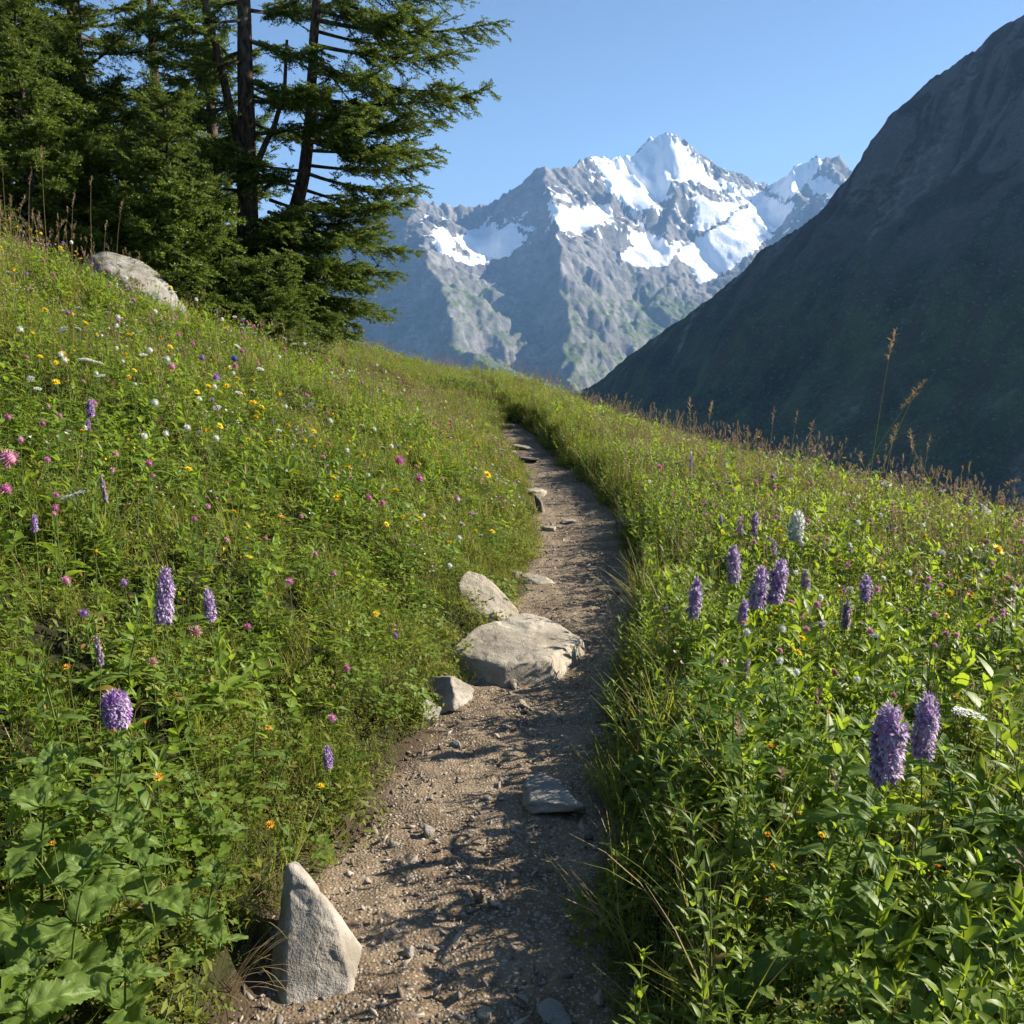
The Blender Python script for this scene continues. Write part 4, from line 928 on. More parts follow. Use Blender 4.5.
M_TRI = rock_mat('weathered_granite', (.20, .175, .145), (.40, .365, .315), .25)
def stone(name, px, py, label, size, seed, rz=0., tilt=(0, 0), cut=None, sink=.35, mat=None, planes=13, sub=5, rough=.075, soft=.02, lo=.66, cat='rock', group=None, dz=0.):
    p = hit(px, py); x, y = p[0], p[1]
    v, f = rock_shape(seed, sub, planes, cut, soft, rough, lo)
    v = (v - (v.max(0) + v.min(0)) / 2) / (v.max(0) - v.min(0)) * np.array(size)
    n = fbm(v[:, 0] * 14 + seed, v[:, 1] * 14 + v[:, 2] * 11, 4, seed + 5); v = v * (1 + .045 * n)[:, None]
    o = link(name, mesh_np(name, v, f, mat or M_ROCK, True), None, (x, y, float(terrain(x, y)) + size[2] * (.5 - sink) + dz), (tilt[0], tilt[1], rz))
    tag(o, label, cat, group); return o

def hull_stone(name, loc, pts, label, mat, seed, rz=0.0, amp=.012, cat='rock', smooth=1):
    bm = bmesh.new()
    for p in pts: bm.verts.new(p)
    r = bmesh.ops.convex_hull(bm, input=bm.verts[:]); bmesh.ops.delete(bm, geom=[v for v in bm.verts if not v.link_faces], context='VERTS')
    size = max(v.co.length for v in bm.verts)
    bmesh.ops.dissolve_limit(bm, angle_limit=.02, verts=bm.verts[:], edges=bm.edges[:]); bmesh.ops.bevel(bm, geom=bm.edges[:], offset=size * .018, segments=1, affect='EDGES', profile=.5)
    bmesh.ops.triangulate(bm, faces=bm.faces[:])
    for _ in range(40):
        lim = size * .075; long = [e for e in bm.edges if e.calc_length() > lim]
        if not long: break
        bmesh.ops.subdivide_edges(bm, edges=long, cuts=1); bmesh.ops.triangulate(bm, faces=bm.faces[:])
    for _ in range(smooth): bmesh.ops.smooth_vert(bm, verts=bm.verts[:], factor=.4, use_axis_x=True, use_axis_y=True, use_axis_z=True)
    bmesh.ops.subdivide_edges(bm, edges=bm.edges[:], cuts=1, use_grid_fill=True); bmesh.ops.triangulate(bm, faces=bm.faces[:])
    bm.normal_update(); V = np.array([v.co[:] for v in bm.verts]); N = np.array([v.normal[:] for v in bm.verts]); Fc = np.array([[v.index for v in f.verts] for f in bm.faces]); bm.free()
    q = V / size
    n = fbm(q[:, 0] * 2.3 + seed, q[:, 1] * 2.3 + q[:, 2] * 1.9, 4, seed) * 1.0 + .7 * (ridged(q[:, 0] * 3 + q[:, 2] * 2 + seed, q[:, 1] * 3 - q[:, 2], 3, seed + 3) - 1)
    chip = -.9 * sstep(.25, .5, fbm(q[:, 0] * 4 + 7, q[:, 2] * 4 + q[:, 1] * 3 + seed, 2, seed + 8))
    V = V + N * ((n + chip) * amp)[:, None]
    o = link(name, mesh_np(name, V, Fc, mat, True), None, loc, (0, 0, rz)); tag(o, label, cat); return o

def build_rocks():
    # the flat boulder in the path and the stones round it
    p = hit(516, 642, .12); z = float(terrain(p[0], p[1] - .15)) - .015
    hull_stone('boulder', (p[0], p[1], z), [(-.35, -.03, .105), (-.22, .24, .15), (.05, .45, .165), (.20, .39, .15), (.37, .15, .105), (.17, -.20, .125), (-.06, -.28, .105), (-.37, -.06, .0), (-.08, -.32, 0), (.20, -.25, .0), (.40, .15, 0), (.2, .46, -.1), (-.26, .3, -.1), (-.34, -.1, -.16), (.05, -.28, -.16), (.36, .1, -.16)],
               'large flat topped pale boulder lying at the left edge of the path', M_ROCK, 3, amp=.0045, cat='boulder')
    p = hit(486, 606, .06); z = float(terrain(p[0], p[1]))
    hull_stone('boulder', (p[0], p[1], z), [(-.17, 0, .21), (-.12, .14, .25), (.0, .12, .22), (.17, .0, .06), (.2, .1, .0), (.1, -.11, .03), (-.12, -.14, .07), (-.2, -.05, .03), (-.2, 0, -.2), (.2, .0, -.2), (0, .25, -.2), (0, -.15, -.2)],
               'pale wedge shaped rock leaning out of the turf behind the flat boulder', M_ROCK, 7, amp=.004, cat='boulder')
    stone('rock', 457, 705, 'angular rock just below the flat boulder', (.215, .20, .19), 14, R(25), (.15, .1), [(.5, -.5, .6, .62), (-.8, -.4, .5, .66)], .28, M_TRI, planes=11)
    stone('rock', 425, 722, 'small pointed grey rock at the foot of the left bank', (.115, .13, .13), 19, R(-20), (.1, -.2), [(-.5, -.6, .6, .6), (.8, -.2, .5, .6)], .25, M_GREYR, planes=7)
    stone('rock', 550, 806, 'flat embedded rock half in shade in the middle of the path', (.215, .27, .09), 23, R(18), (.03, -.04), [(0, 0, 1, .45), (-.9, .2, .3, .75), (.9, .1, .3, .7)], .30, M_GREYR, planes=8)
    p = hit(314, 990, .0); z = float(terrain(p[0], p[1]))
    o = hull_stone('rock', (p[0] - .005, p[1] + .02, z - .01), [(-.125, .17, .265), (-.10, .15, .27), (-.075, .19, .25), (-.11, .24, .23), (-.135, .05, .05), (-.14, .0, -.02), (-.07, -.075, .0), (.02, -.085, -.02), (.125, -.05, -.03), (.12, -.02, .03), (.06, .075, .16), (.02, .09, .20), (.13, .16, -.02), (-.1, .30, -.02), (-.12, 0, -.14), (.12, 0, -.14), (0, .26, -.14)],
               'tall pointed triangular rock leaning on the dirt bank beside the path', M_TRI, 31, amp=.0040); o.scale = (.88, 1, .96)
    p = at_y(142, 287, 10.1)
    hull_stone('boulder', tuple(p), [(-.56, 0, .34), (-.42, .1, .42), (-.1, .15, .34), (.22, .1, .12), (.55, .0, -.30), (.62, .0, -.5), (-.60, -.25, .1), (-.25, -.32, .2), (.1, -.32, .0), (.45, -.3, -.36), (-.7, -.1, -.1), (-.6, -.4, -.8), (.6, -.45, -.9), (.7, .2, -.9), (-.6, .5, -.8), (0, .6, -.6)],
               'lichened grey boulder at the crest of the meadow under the spruces', M_LICH, 37, amp=.016, cat='boulder')
    stone('rock', 300, 345, 'small pale slab in the grass below the spruces', (.45, .25, .22), 41, R(-25), (0, .4), [(0, 0, 1, .5)], .35, M_ROCK)
    # stones and steps farther along the path
    for px, py, lab, size, sd, mt, dz in (
        (537, 582, 'thin flat pale stone lying across the path beyond the flat boulder', (.30, .20, .08), 43, M_ROCK, 0), (517, 580, 'low stone at the turf edge beside the thin flat stone', (.16, .16, .10), 44, M_ROCK, 0),
        (548, 531, 'small white stone in the gravel past the thin flat stone', (.15, .12, .07), 45, M_ROCK, 0), (568, 522, 'flat pale chip on the path below the narrow bend', (.17, .12, .03), 46, M_ROCK, 0),
        (539, 511, 'upright dark stone at the left edge of the narrow path', (.16, .24, .24), 47, M_DARK, 0), (535, 494, 'pale stone forming the first step of the path', (.30, .22, .10), 48, M_ROCK, 0),
        (530, 462, 'brown stone step in the narrow path above the first step', (.36, .25, .12), 49, M_DARK, 0), (524, 449, 'pale flat stone step near the top of the path', (.42, .3, .10), 50, M_ROCK, 0), (508, 428, 'stone step where the path goes out of sight', (.42, .3, .12), 51, M_DARK, 0),
        (626, 527, 'half shaded stone under the right bank of the path', (.20, .22, .12), 52, M_DARK, 0)):
        stone('stone', px, py, lab, size, sd, R(sd * 37 % 90 - 45), (.05, .05), [(0, 0, 1, .5)], .4, mt, planes=9, sub=4, cat='stone')
    for px, py, lab, size, sd in ((514, 686, 'small round stone against the foot of the flat boulder', (.058, .058, .05), 61), (524, 706, 'flat white pebble below the flat boulder', (.075, .045, .03), 62), (455, 747, 'small pale pebble below the angular rock beside the boulder', (.05, .045, .035), 63),
        (505, 727, 'thin pale chip on the sunlit path between boulder and embedded rock', (.06, .035, .02), 64), (527, 733, 'pale worn chip beside the thin pale chip', (.07, .05, .025), 65), (428, 834, 'broken pale pebble casting a shadow on the path', (.05, .04, .04), 66), (394, 846, 'rounded grey pebble in the middle of the sunlit path', (.038, .034, .026), 67),
        (375, 832, 'narrow upright pebble on the path', (.025, .025, .035), 68), (409, 955, 'whitish pebble near the bottom of the path', (.032, .032, .032), 69), (354, 945, 'small whitish pebble beside the triangular rock', (.03, .028, .025), 70),
        (485, 1017, 'grey pebble in the dappled shade at the bottom of the path', (.045, .04, .03), 71), (556, 1017, 'smooth flat stone in the shade at the bottom of the path', (.10, .07, .035), 72), (601, 1000, 'round grey pebble in the shade under the right bank', (.04, .036, .028), 73), (521, 1004, 'dull brown pebble in the shaded path bottom', (.04, .04, .03), 74)):
        stone('pebble', px, py, lab, size, sd, sd * 1.3, (.1, .1), None, .3, M_ROCK if sd % 3 else M_GREYR, planes=12, sub=3, cat='pebble')
    # stones on the far right edge of the meadow
    for px, py, lab, size, sd in ((973, 508, 'grey stone on the right hand rim of the meadow', (.36, .3, .36), 81), (885, 492, 'pale flat stones showing through the grass on the rim', (.5, .4, .30), 82)):
        stone('stone', px, py + 2, lab, size, sd, .5, (.1, .1), None, .15, M_GREYR, planes=10, sub=4, cat='stone')
build_rocks()

# ------------------------------------------------------------------ plants one can point at
def big_leaf(name, L, W, seed, mat, shape='ovate', serr=.30, teeth=17, fold=.28, droop=.35, wave=.05, nt=30, nc=8):
    r = np.random.default_rng(seed); t = np.linspace(0, 1, nt + 1); s = np.linspace(-1, 1, nc + 1)
    T, S = np.meshgrid(t, s, indexing='ij')
    if shape == 'ovate': w = np.sin(np.pi * np.clip(T, .035, 1)**.55)**.8
    elif shape == 'dock': w = np.sin(np.pi * np.clip(T, .04, 1)**.7)**.7
    else: w = np.sin(np.pi * np.clip(T, .03, 1)**.75)**.95
    w = np.where(T < .06, .05, w) if shape != 'lance' else w
    w = w * W / 2
    tooth = (T * teeth) % 1.0
    w = w * (1 + .10 * gnoise(T * 7 + seed, S * 1.5, seed))
    x = S * w * (1 + serr * (tooth - .5) * np.abs(S)**4); y = T * L + .02 * L * np.abs(S) * (-1)
    z = .10 * W * gnoise(T * 5 + seed * 3, S * 2, seed + 5) + fold * np.abs(S) * w - droop * L * T**2 + wave * W * np.sin(T * 8 + r.uniform(0, 6)) * np.abs(S)**1.5 * np.sign(S + .3) + .006 * W * np.sin((T - .25 * np.abs(S)) * 36) * (np.abs(S) > .1)
    y = y * (1 - .22 * droop * T); x = x + .06 * L * r.uniform(-1, 1) * T**2
    return mesh_np(name, np.stack([x, y, z], -1).reshape(-1, 3), grid_faces(nt + 1, nc + 1)[:, ::-1], mat, True, {'lx': S.ravel(), 'lt': T.ravel()})
M_BRIGHT = leaf_mat('bright_broad_leaf', (.055, .105, .016), (.105, .165, .026), (.34, .50, .04), None, veins=True, rough=.42, tw=.5)
NETTLE = [big_leaf('leaf', .125, .075, i, M_BROAD) for i in range(4)]
DOCK = [big_leaf('leaf', .19, .088, 10 + i, M_BRIGHT, 'dock', .0, droop=.5, wave=.09) for i in range(4)]
LANCE = [big_leaf('leaf', .125, .040, 20 + i, M_BRIGHT, 'lance', .0, droop=.45, wave=.05, nt=16, nc=4) for i in range(4)]
LANCE_D = [big_leaf('leaf', .12, .032, 25 + i, M_BROAD, 'lance', .0, droop=.4, wave=.05, nt=16, nc=4) for i in range(4)]

def stem_mesh(h, bend, r0=.0032, seed=0):
    b = PB(); q = np.linspace(0, 1, 6); b.tube(np.stack([bend[0] * q**2, bend[1] * q**2, h * q - .03 * (1 - q)], -1), r0, r0 * .5, 5); return b.mesh('stem', [M_STEM])
def on_stem(h, bend, t): return (bend[0] * t * t, bend[1] * t * t, h * t)
def add_leaf(t, me, pos, yaw, pitch, s, roll=0.0):
    o = link('leaf', me, t, pos, scale=s); o.rotation_euler = Matrix(rot_zx(yaw, pitch, roll).tolist()).to_euler(); return o
def leafy_plant(px, py, H, label, kind, pairs, seed, cat='leafy plant', basal=0, size=1.0):
    p = hit(px, py, H * .8); r = np.random.default_rng(seed)
    t = link('leafy_plant', None, None, (p[0], p[1], float(terrain(p[0], p[1])))); t.empty_display_size = .1; tag(t, label, cat)
    bend = (r.uniform(-.08, .08), r.uniform(-.08, .05)); link('stem', stem_mesh(H, bend, .0042), t)
    yaw = r.uniform(0, 6.28)
    for i in range(pairs):
        f = (i + .9) / (pairs + .2); yaw += 1.57 + r.uniform(-.3, .3); s = size * (1.1 - .55 * max(0, f - .45) / .55) * r.uniform(.8, 1.1)
        for q in (0, math.pi): add_leaf(t, kind[r.integers(0, 4)], on_stem(H, bend, f), yaw + q + r.uniform(-.3, .3), r.uniform(-.05, .45) + .5 * max(0, f - .5), s * r.uniform(.85, 1.1), r.uniform(-.3, .3))
    for q in range(4): add_leaf(t, kind[r.integers(0, 4)], on_stem(H, bend, 1), yaw + q * 1.6, r.uniform(.6, 1.1), size * .42)
    for q in range(basal): add_leaf(t, kind[r.integers(0, 4)], (0, 0, .01), q * 6.28 / basal + r.uniform(-.3, .3), r.uniform(.35, .95), size * r.uniform(.9, 1.25), r.uniform(-.3, .3))
    return t

def head_mesh(seed, h, w, mats, n=110, blunt=.7, fl=.30):
    """a dense flower spike: whorls of small two lipped florets"""
    r = np.random.default_rng(seed); b = PB()
    b.tube([(0, 0, 0), (0, 0, h * .4), (0, 0, h * .75), (0, 0, h * .98)], [w * .26, w * .27, w * .24, w * .06], 0, 8, 0)
    wh = max(7, int(n / 11))
    for i in range(n):
        k = i % wh; t = (k + .5) / wh + r.normal(0, .018); a = i * 2.39996 + r.uniform(-.5, .5); t = min(1, max(.02, t))
        if r.uniform(0, 1) < .10: continue
        rad = w / 2 * (1 - .55 * max(0, (t - .6) / .4)**1.6) * (.72 + .28 * min(1, t * 6)) * r.uniform(.78, 1.22)
        if blunt >= 1: rad = w / 2 * math.sin(math.pi * (.12 + .76 * t))**.6
        p = np.array([math.cos(a), math.sin(a), 0]) * rad * .58; p[2] = h * t; yaw = a - math.pi / 2; L = w * fl * r.uniform(.75, 1.3) * (1 - .6 * max(0, (t - .7) / .3))
        m = int(r.integers(0, len(mats)))
        b.leaf(p, yaw, r.uniform(.3, .9), L, L * .55, 2, .5, -.2, 'ovate', mat=m)
        for q in (-1, 1): b.leaf(p, yaw + q * r.uniform(.4, .7), r.uniform(-.3, .3), L * .9, L * .45, 2, .3, .5, 'ovate', mat=m)
        b.leaf(p, yaw, r.uniform(-.8, -.3), L * .8, L * .5, 2, .2, .6, 'round', mat=int(r.integers(0, len(mats))))
    return b.mesh('flower_head', mats + [M_STEM])
V1 = petal_mat('lilac_petal', (.46, .33, .54)); V2 = petal_mat('deep_lilac_petal', (.28, .17, .38)); V3 = petal_mat('pale_lilac_petal', (.60, .50, .64)); VG = petal_mat('grey_lilac_calyx', (.20, .17, .24)); WG = petal_mat('greenish_white_petal', (.62, .66, .50)); V4 = petal_mat('purple_petal', (.36, .17, .48))
HEADS = {'lilac': [head_mesh(i, .1, .042, [V1, V2, V3, V1, V3], 150) for i in range(3)], 'deep': [head_mesh(5 + i, .1, .042, [V4, V1, V2, V3], 140) for i in range(2)], 'pale': [head_mesh(9, .1, .042, [V3, V3, VG], 90)],
         'white': [head_mesh(11, .1, .046, [P_WHT, WG, P_WHT], 150)], 'round': [head_mesh(13, .1, .10, [V4, V1, V3, V1], 230, 1.0, .17)], 'fine': [head_mesh(41 + i, .1, .042, [V1, V2, V3, V1, V3], 210, fl=.25) for i in range(2)], 'faded': [head_mesh(15, .1, .04, [VG, V3, P_RUST], 90)]}
def spike(px, py, hp, H, label, col='lilac', wr=1.0, leaves=5, seed=0, group=None, name='flower_spike', cat='flower'):
    p = hit(px, py, H); r = np.random.default_rng(seed + int(px)); dep = project(*p)[2]; hh = hp * dep / F
    t = link(name, None, None, (p[0], p[1], float(terrain(p[0], p[1])))); t.empty_display_size = .05; tag(t, label, cat, group)
    bend = (r.uniform(-.03, .03), r.uniform(-.03, .03)); H0 = max(.05, H - hh / 2); t.location.x -= bend[0]; t.location.y -= bend[1]
    link('stem', stem_mesh(H0, bend, .0028), t)
    hd = HEADS[col]; o = link('flower_head', hd[int(r.integers(0, len(hd)))], t, on_stem(H0, bend, 1), (r.uniform(-.12, .12), r.uniform(-.12, .12), r.uniform(0, 6.28))); s = hh / .1; o.scale = (s * wr, s * wr, s)
    kind = LANCE if px > 560 else LANCE_D
    for q in range(leaves):
        f = .12 + .72 * q / max(1, leaves - 1); add_leaf(t, kind[int(r.integers(0, 4))], on_stem(H0, bend, f), q * 2.6 + r.uniform(-.3, .3), r.uniform(.3, .9), (1.05 - .55 * f) * r.uniform(.7, 1.0))
    return t

def daisy_mesh(seed, R_, n, mats, cup=.25, rows=3):
    r = np.random.default_rng(seed); b = PB()
    for k in range(rows):
        for i in range(n):
            b.leaf((0, 0, .001 * k), i * 6.283 / n + k * .3 + r.uniform(-.1, .1), cup + .45 * k + r.uniform(-.12, .12), R_ * (1 - .3 * k) * r.uniform(.85, 1.05), R_ * .36, 2, .1, .1, 'ovate', mat=0)
    b.blob((0, 0, .003), (R_ * .33, R_ * .33, R_ * .3), len(mats) - 1, 8, 4)
    return b.mesh('blossom', mats)
def globe_mesh(seed, R_, mats):
    r = np.random.default_rng(seed); b = PB(); b.blob((0, 0, 0), R_ * .6, 0, 8, 6)
    for i in range(70):
        z = 1 - 1.7 * (i + .5) / 70; a = i * 2.39996; q = math.sqrt(max(0, 1 - z * z)); p = np.array([q * math.cos(a), q * math.sin(a), z]) * R_ * .5
        b.leaf(p, a - math.pi / 2, math.asin(max(-1, min(1, z))) + r.uniform(-.2, .4), R_ * r.uniform(.5, .75), R_ * .22, 2, .4, 0, 'ovate', mat=int(r.integers(0, len(mats))))
    return b.mesh('blossom', mats)
def umbel_mesh(seed, R_, mats, flat=.15):
    r = np.random.default_rng(seed); b = PB()
    for i in range(26):
        q = math.sqrt((i + .4) / 26) * R_; a = i * 2.39996; c = np.array([q * math.cos(a), q * math.sin(a), R_ * flat * (1 - (q / R_)**2)])
        b.tube([(0, 0, -R_ * .9), c * .6 + np.array([0, 0, -R_ * .2]), c], .0007, .0005, 3, 1)
        for k in range(9): b.leaf(c + r.normal(0, R_ * .07, 3) * (1, 1, .3), r.uniform(0, 6.28), r.uniform(-.1, .7), R_ * .16, R_ * .14, 2, .1, .1, 'round', mat=0)
    return b.mesh('blossom', mats)
BLOOMS = {'yellow': [daisy_mesh(i, .017, 13, [P_YEL, P_ORG]) for i in range(3)], 'orange': [daisy_mesh(7 + i, .014, 11, [P_ORG, P_RUST], .5) for i in range(2)], 'daisy': [daisy_mesh(12, .02, 15, [P_WHT, P_YEL], .1, 1)],
          'pink': [globe_mesh(20 + i, .014, [P_PINK, P_PALE, P_MAG]) for i in range(2)], 'magenta': [globe_mesh(24 + i, .014, [P_MAG, P_MAG, P_PINK]) for i in range(2)], 'violet': [globe_mesh(28, .013, [V4, V1, V2])], 'blue': [globe_mesh(30, .014, [petal_mat('blue_petal', (.06, .12, .55))])],
          'white': [globe_mesh(32, .013, [P_WHT, P_WHT, WG]), umbel_mesh(33, .016, [P_WHT, M_STEM], .3)], 'umbel': [umbel_mesh(34 + i, .04, [P_WHT, M_STEM]) for i in range(2)], 'bristle': [globe_mesh(40, .014, [P_RUST, P_PALE, VG])]}
STEMS = [stem_mesh(1.0, (.03 * math.cos(i), .03 * math.sin(i)), .004) for i in range(4)]
NAMES = {'yellow': 'yellow_flower', 'orange': 'orange_flower', 'daisy': 'daisy', 'pink': 'pink_clover', 'magenta': 'magenta_flower', 'violet': 'violet_flower', 'blue': 'blue_flower', 'white': 'white_flower', 'umbel': 'white_umbel', 'bristle': 'brown_flower'}
SL = [LANCE_D[0], LANCE_D[2]]
def bloom(x, y, H, kind, label, group=None, s=1.0, seed=0, leaf=True):
    r = np.random.default_rng(seed); z = float(terrain(x, y)); i = int(r.integers(0, 4))
    t = link(NAMES[kind], None, None, (x, y, z)); t.empty_display_size = .03; tag(t, label, 'flower', group)
    st = link('stem', STEMS[i], t, (0, 0, 0), scale=(1, 1, H) if False else (H, H, H)); st.scale = (.35 + H * .5, .35 + H * .5, H)
    k = st.scale[0]; top = (.03 * math.cos(i) * k, .03 * math.sin(i) * k, H)
    me = BLOOMS[kind]; link('blossom', me[int(r.integers(0, len(me)))], t, top, (r.uniform(.1, .95) if kind != 'umbel' else r.uniform(.05, .3), r.uniform(-.1, .5) if kind != 'umbel' else r.uniform(.1, .35), r.uniform(0, 6.28)), s)
    if leaf:
        for q in range(3): add_leaf(t, SL[q % 2], (top[0] * .2, top[1] * .2, H * (.2 + .2 * q)), r.uniform(0, 6.28), r.uniform(.3, .9), .45)
    return t
def bloom_at(px, py, H, kind, label, group=None, wpx=None, seed=0):
    p = hit(px, py, H); s = 1.0
    if wpx: s = wpx * project(*p)[2] / F / {'yellow': .032, 'orange': .026, 'daisy': .04, 'umbel': .08}.get(kind, .028)
    return bloom(p[0], p[1], H, kind, label, group, s, seed + int(px * 7 + py))

def stalk(px, py, base_py, label, group, seed, Lh=.07, w=.010, arch=.2, name='seeding_grass_stalk', Y=None, thick=.0022, hd=16, mat=None):
    """a tall flowering grass: its head at (px, py), rooted at distance Y"""
    r = np.random.default_rng(seed)
    q = at_y(px, py, Y); x, y, z1 = q; bx = x - arch * r.uniform(.3, 1) * (1 if r.uniform(0, 1) < .75 else -1); by = y + r.uniform(-.05, .05); z0 = float(terrain(bx, by)); H = z1 - z0
    if H < .15: return None
    t = link(name, None, None, (bx, by, z0)); t.empty_display_size = .05; tag(t, label, 'grass stalk', group)
    f = np.linspace(0, 1, 9); P = np.stack([(x - bx) * f**2.2, (y - by) * f**2, H * (f - .06 * arch * f**4)], -1); P[:, 2] *= H / P[-1, 2]
    b = PB(); b.tube(P, thick, thick * .4, 4); link('stalk', b.mesh('stalk', [mat or M_DRY]), t)
    d = P[-1] - P[-2]; d = d / np.linalg.norm(d) + np.array([arch * .9, 0, -.2 * arch]); b = PB(); seed_panicle(b, P[-1] - d * Lh * .25, d, Lh, hd, w, 0)
    link('seed_head', b.mesh('seed_head', [M_SEED]), t)
    b = PB(); b.blade((0, 0, -.01), r.uniform(0, 6.28), min(.35, H * .6), .005, .2, .9, 4, 0); b.blade((0, 0, -.01), r.uniform(0, 6.28), min(.3, H * .5), .005, .3, .9, 4, 0); link('leaf_blade', b.mesh('leaf_blade', [M_GRASS]), t)
    return t

def build_plants():
    # broad leaved plants, lower left
    for i, (px, py, H, lab, s, n) in enumerate((
        (30, 800, .42, 'broad leaved herb with toothed grey green leaves at the far lower left', 1.5, 5), (105, 775, .40, 'toothed broad leaved herb under the round violet flower', 1.05, 5), (212, 800, .30, 'small toothed herb leaning out above the dirt bank', .85, 4),
        (150, 850, .34, 'leafy toothed herb in the middle of the lower left corner', 1.3, 4), (60, 910, .36, 'large toothed herb in deep leaf shade at the bottom left corner', 1.5, 4), (200, 905, .26, 'low toothed herb just above the triangular rock', 1.0, 3),
        (15, 980, .33, 'toothed herb cut by the bottom left edge of the photo', 1.35, 4), (120, 985, .27, 'low leafy herb left of the triangular rock', 1.15, 3), (270, 770, .22, 'little round leaved herb over the edge of the left bank', .62, 3))):
        leafy_plant(px, py, H, lab, NETTLE, n, 100 + i, size=s)
    for i, (px, py, H, lab, n, s) in enumerate(((190, 690, .36, 'dark long leaved herb behind the round violet flower', 6, 1.0), (250, 735, .3, 'long leaved herb between two flower spikes and the bank', 5, .9), (60, 700, .38, 'upright long leaved herb at the left edge', 6, 1.0), (330, 690, .22, 'slender low herb on the left verge', 4, .6), (120, 640, .36, 'long leaved herb beside the tall left flower spike', 6, .9))):
        leafy_plant(px, py, H, lab, LANCE_D, n, 130 + i, size=s)
    # right hand side: glowing long leaves and big dock leaves
    for i, (px, py, H, lab, n, s) in enumerate(((700, 690, .40, 'bright long leaved herb next to the path under the nearest bank spikes', 7, 1.05), (735, 730, .40, 'bright leafy herb leaning towards the path', 7, 1.1), (790, 700, .42, 'tall glowing leafy herb amid the lilac spikes', 7, 1.05), (835, 745, .38, 'glowing herb just left of the two large lilac spikes', 6, 1.1),
        (960, 770, .38, 'bright herb right of the two large lilac spikes', 6, 1.1), (1000, 840, .34, 'bright herb at the right edge below the white umbel', 6, 1.1), (850, 830, .36, 'pale green sword leaved herb below the two large lilac spikes', 6, 1.35), (660, 740, .30, 'dark lower herb on the shaded rim of the right bank', 5, .8), (905, 690, .38, 'bright herb behind the two large lilac spikes', 6, .95), (760, 790, .30, 'half shaded long leaved herb above the yellow blossomed patch', 5, 1.0))):
        leafy_plant(px, py, H, lab, LANCE, n, 160 + i, size=s * 1.4)
    for i, (px, py, H, lab, s) in enumerate(((860, 900, .24, 'big wavy dock plant with a folded light green leaf', 1.1), (790, 930, .2, 'dark broad dock leaves in the shade beside the path', 1.05), (950, 960, .22, 'broad dock plant at the bottom right corner', 1.15), (730, 1000, .16, 'low dock leaves at the bottom of the shaded verge', 1.0))):
        leafy_plant(px, py, H, lab, DOCK, 2, 190 + i, basal=6, size=s * .8)
    # low bush on the crest where the path disappears
    b = PB(); q = np.random.default_rng(3)
    for _ in range(1500):
        d = q.normal(0, 1, 3); d /= np.linalg.norm(d); rr = q.uniform(.55, 1) ** .5
        c = d * rr * np.array([.75, .5, .30]); c[2] = abs(c[2]); L = q.uniform(.04, .07); b.leaf(c, q.uniform(0, 6.28), q.uniform(-.1, 1.0), L, L * .5, 2, .3, .2, 'ovate', roll=q.uniform(-.5, .5))
    p = hit(458, 392); t = link('low_shrub', None, None, (p[0], p[1], float(terrain(p[0], p[1])))); t.empty_display_size = .1; tag(t, 'low dark green bush on the crest left of where the path disappears', 'shrub')
    link('foliage', b.mesh('foliage', [M_BROAD]), t); b = PB()
    for k in range(9): b.tube([(0, 0, -.05), (.2 * math.cos(k * .7), .15 * math.sin(k * .7), .12), (.5 * math.cos(k * .7), .35 * math.sin(k * .7), .22)], .008, .003, 4)
    link('stems', b.mesh('stems', [M_BARK]), t)
    # dry straw hanging over the dirt bank
    for i, (px, py, lab) in enumerate(((262, 962, 'tuft of dry straw hanging over the dirt left of the triangular rock'), (238, 930, 'dry straw tuft at the upper edge of the dirt bank'), (222, 995, 'dry straw tuft at the foot of the lower left herbs'), (385, 690, 'brown straw tuft under the left bank near the small pointed rock'))):
        b = PB(); q = np.random.default_rng(60 + i)
        for _ in range(22): b.blade((q.uniform(-.04, .04), q.uniform(-.04, .04), -.01), q.uniform(-2.6, -.4), q.uniform(.12, .30), .0026, q.uniform(.3, .9), q.uniform(.6, 1.5), 5, 0)
        p = hit(px, py); t = link('straw_tuft', None, None, (p[0], p[1], float(terrain(p[0], p[1])))); t.empty_display_size = .05; tag(t, lab, 'dry grass'); link('straws', b.mesh('straws', [M_DRY]), t)
    # spikes
    G = 'lilac flower spikes in the near meadow'
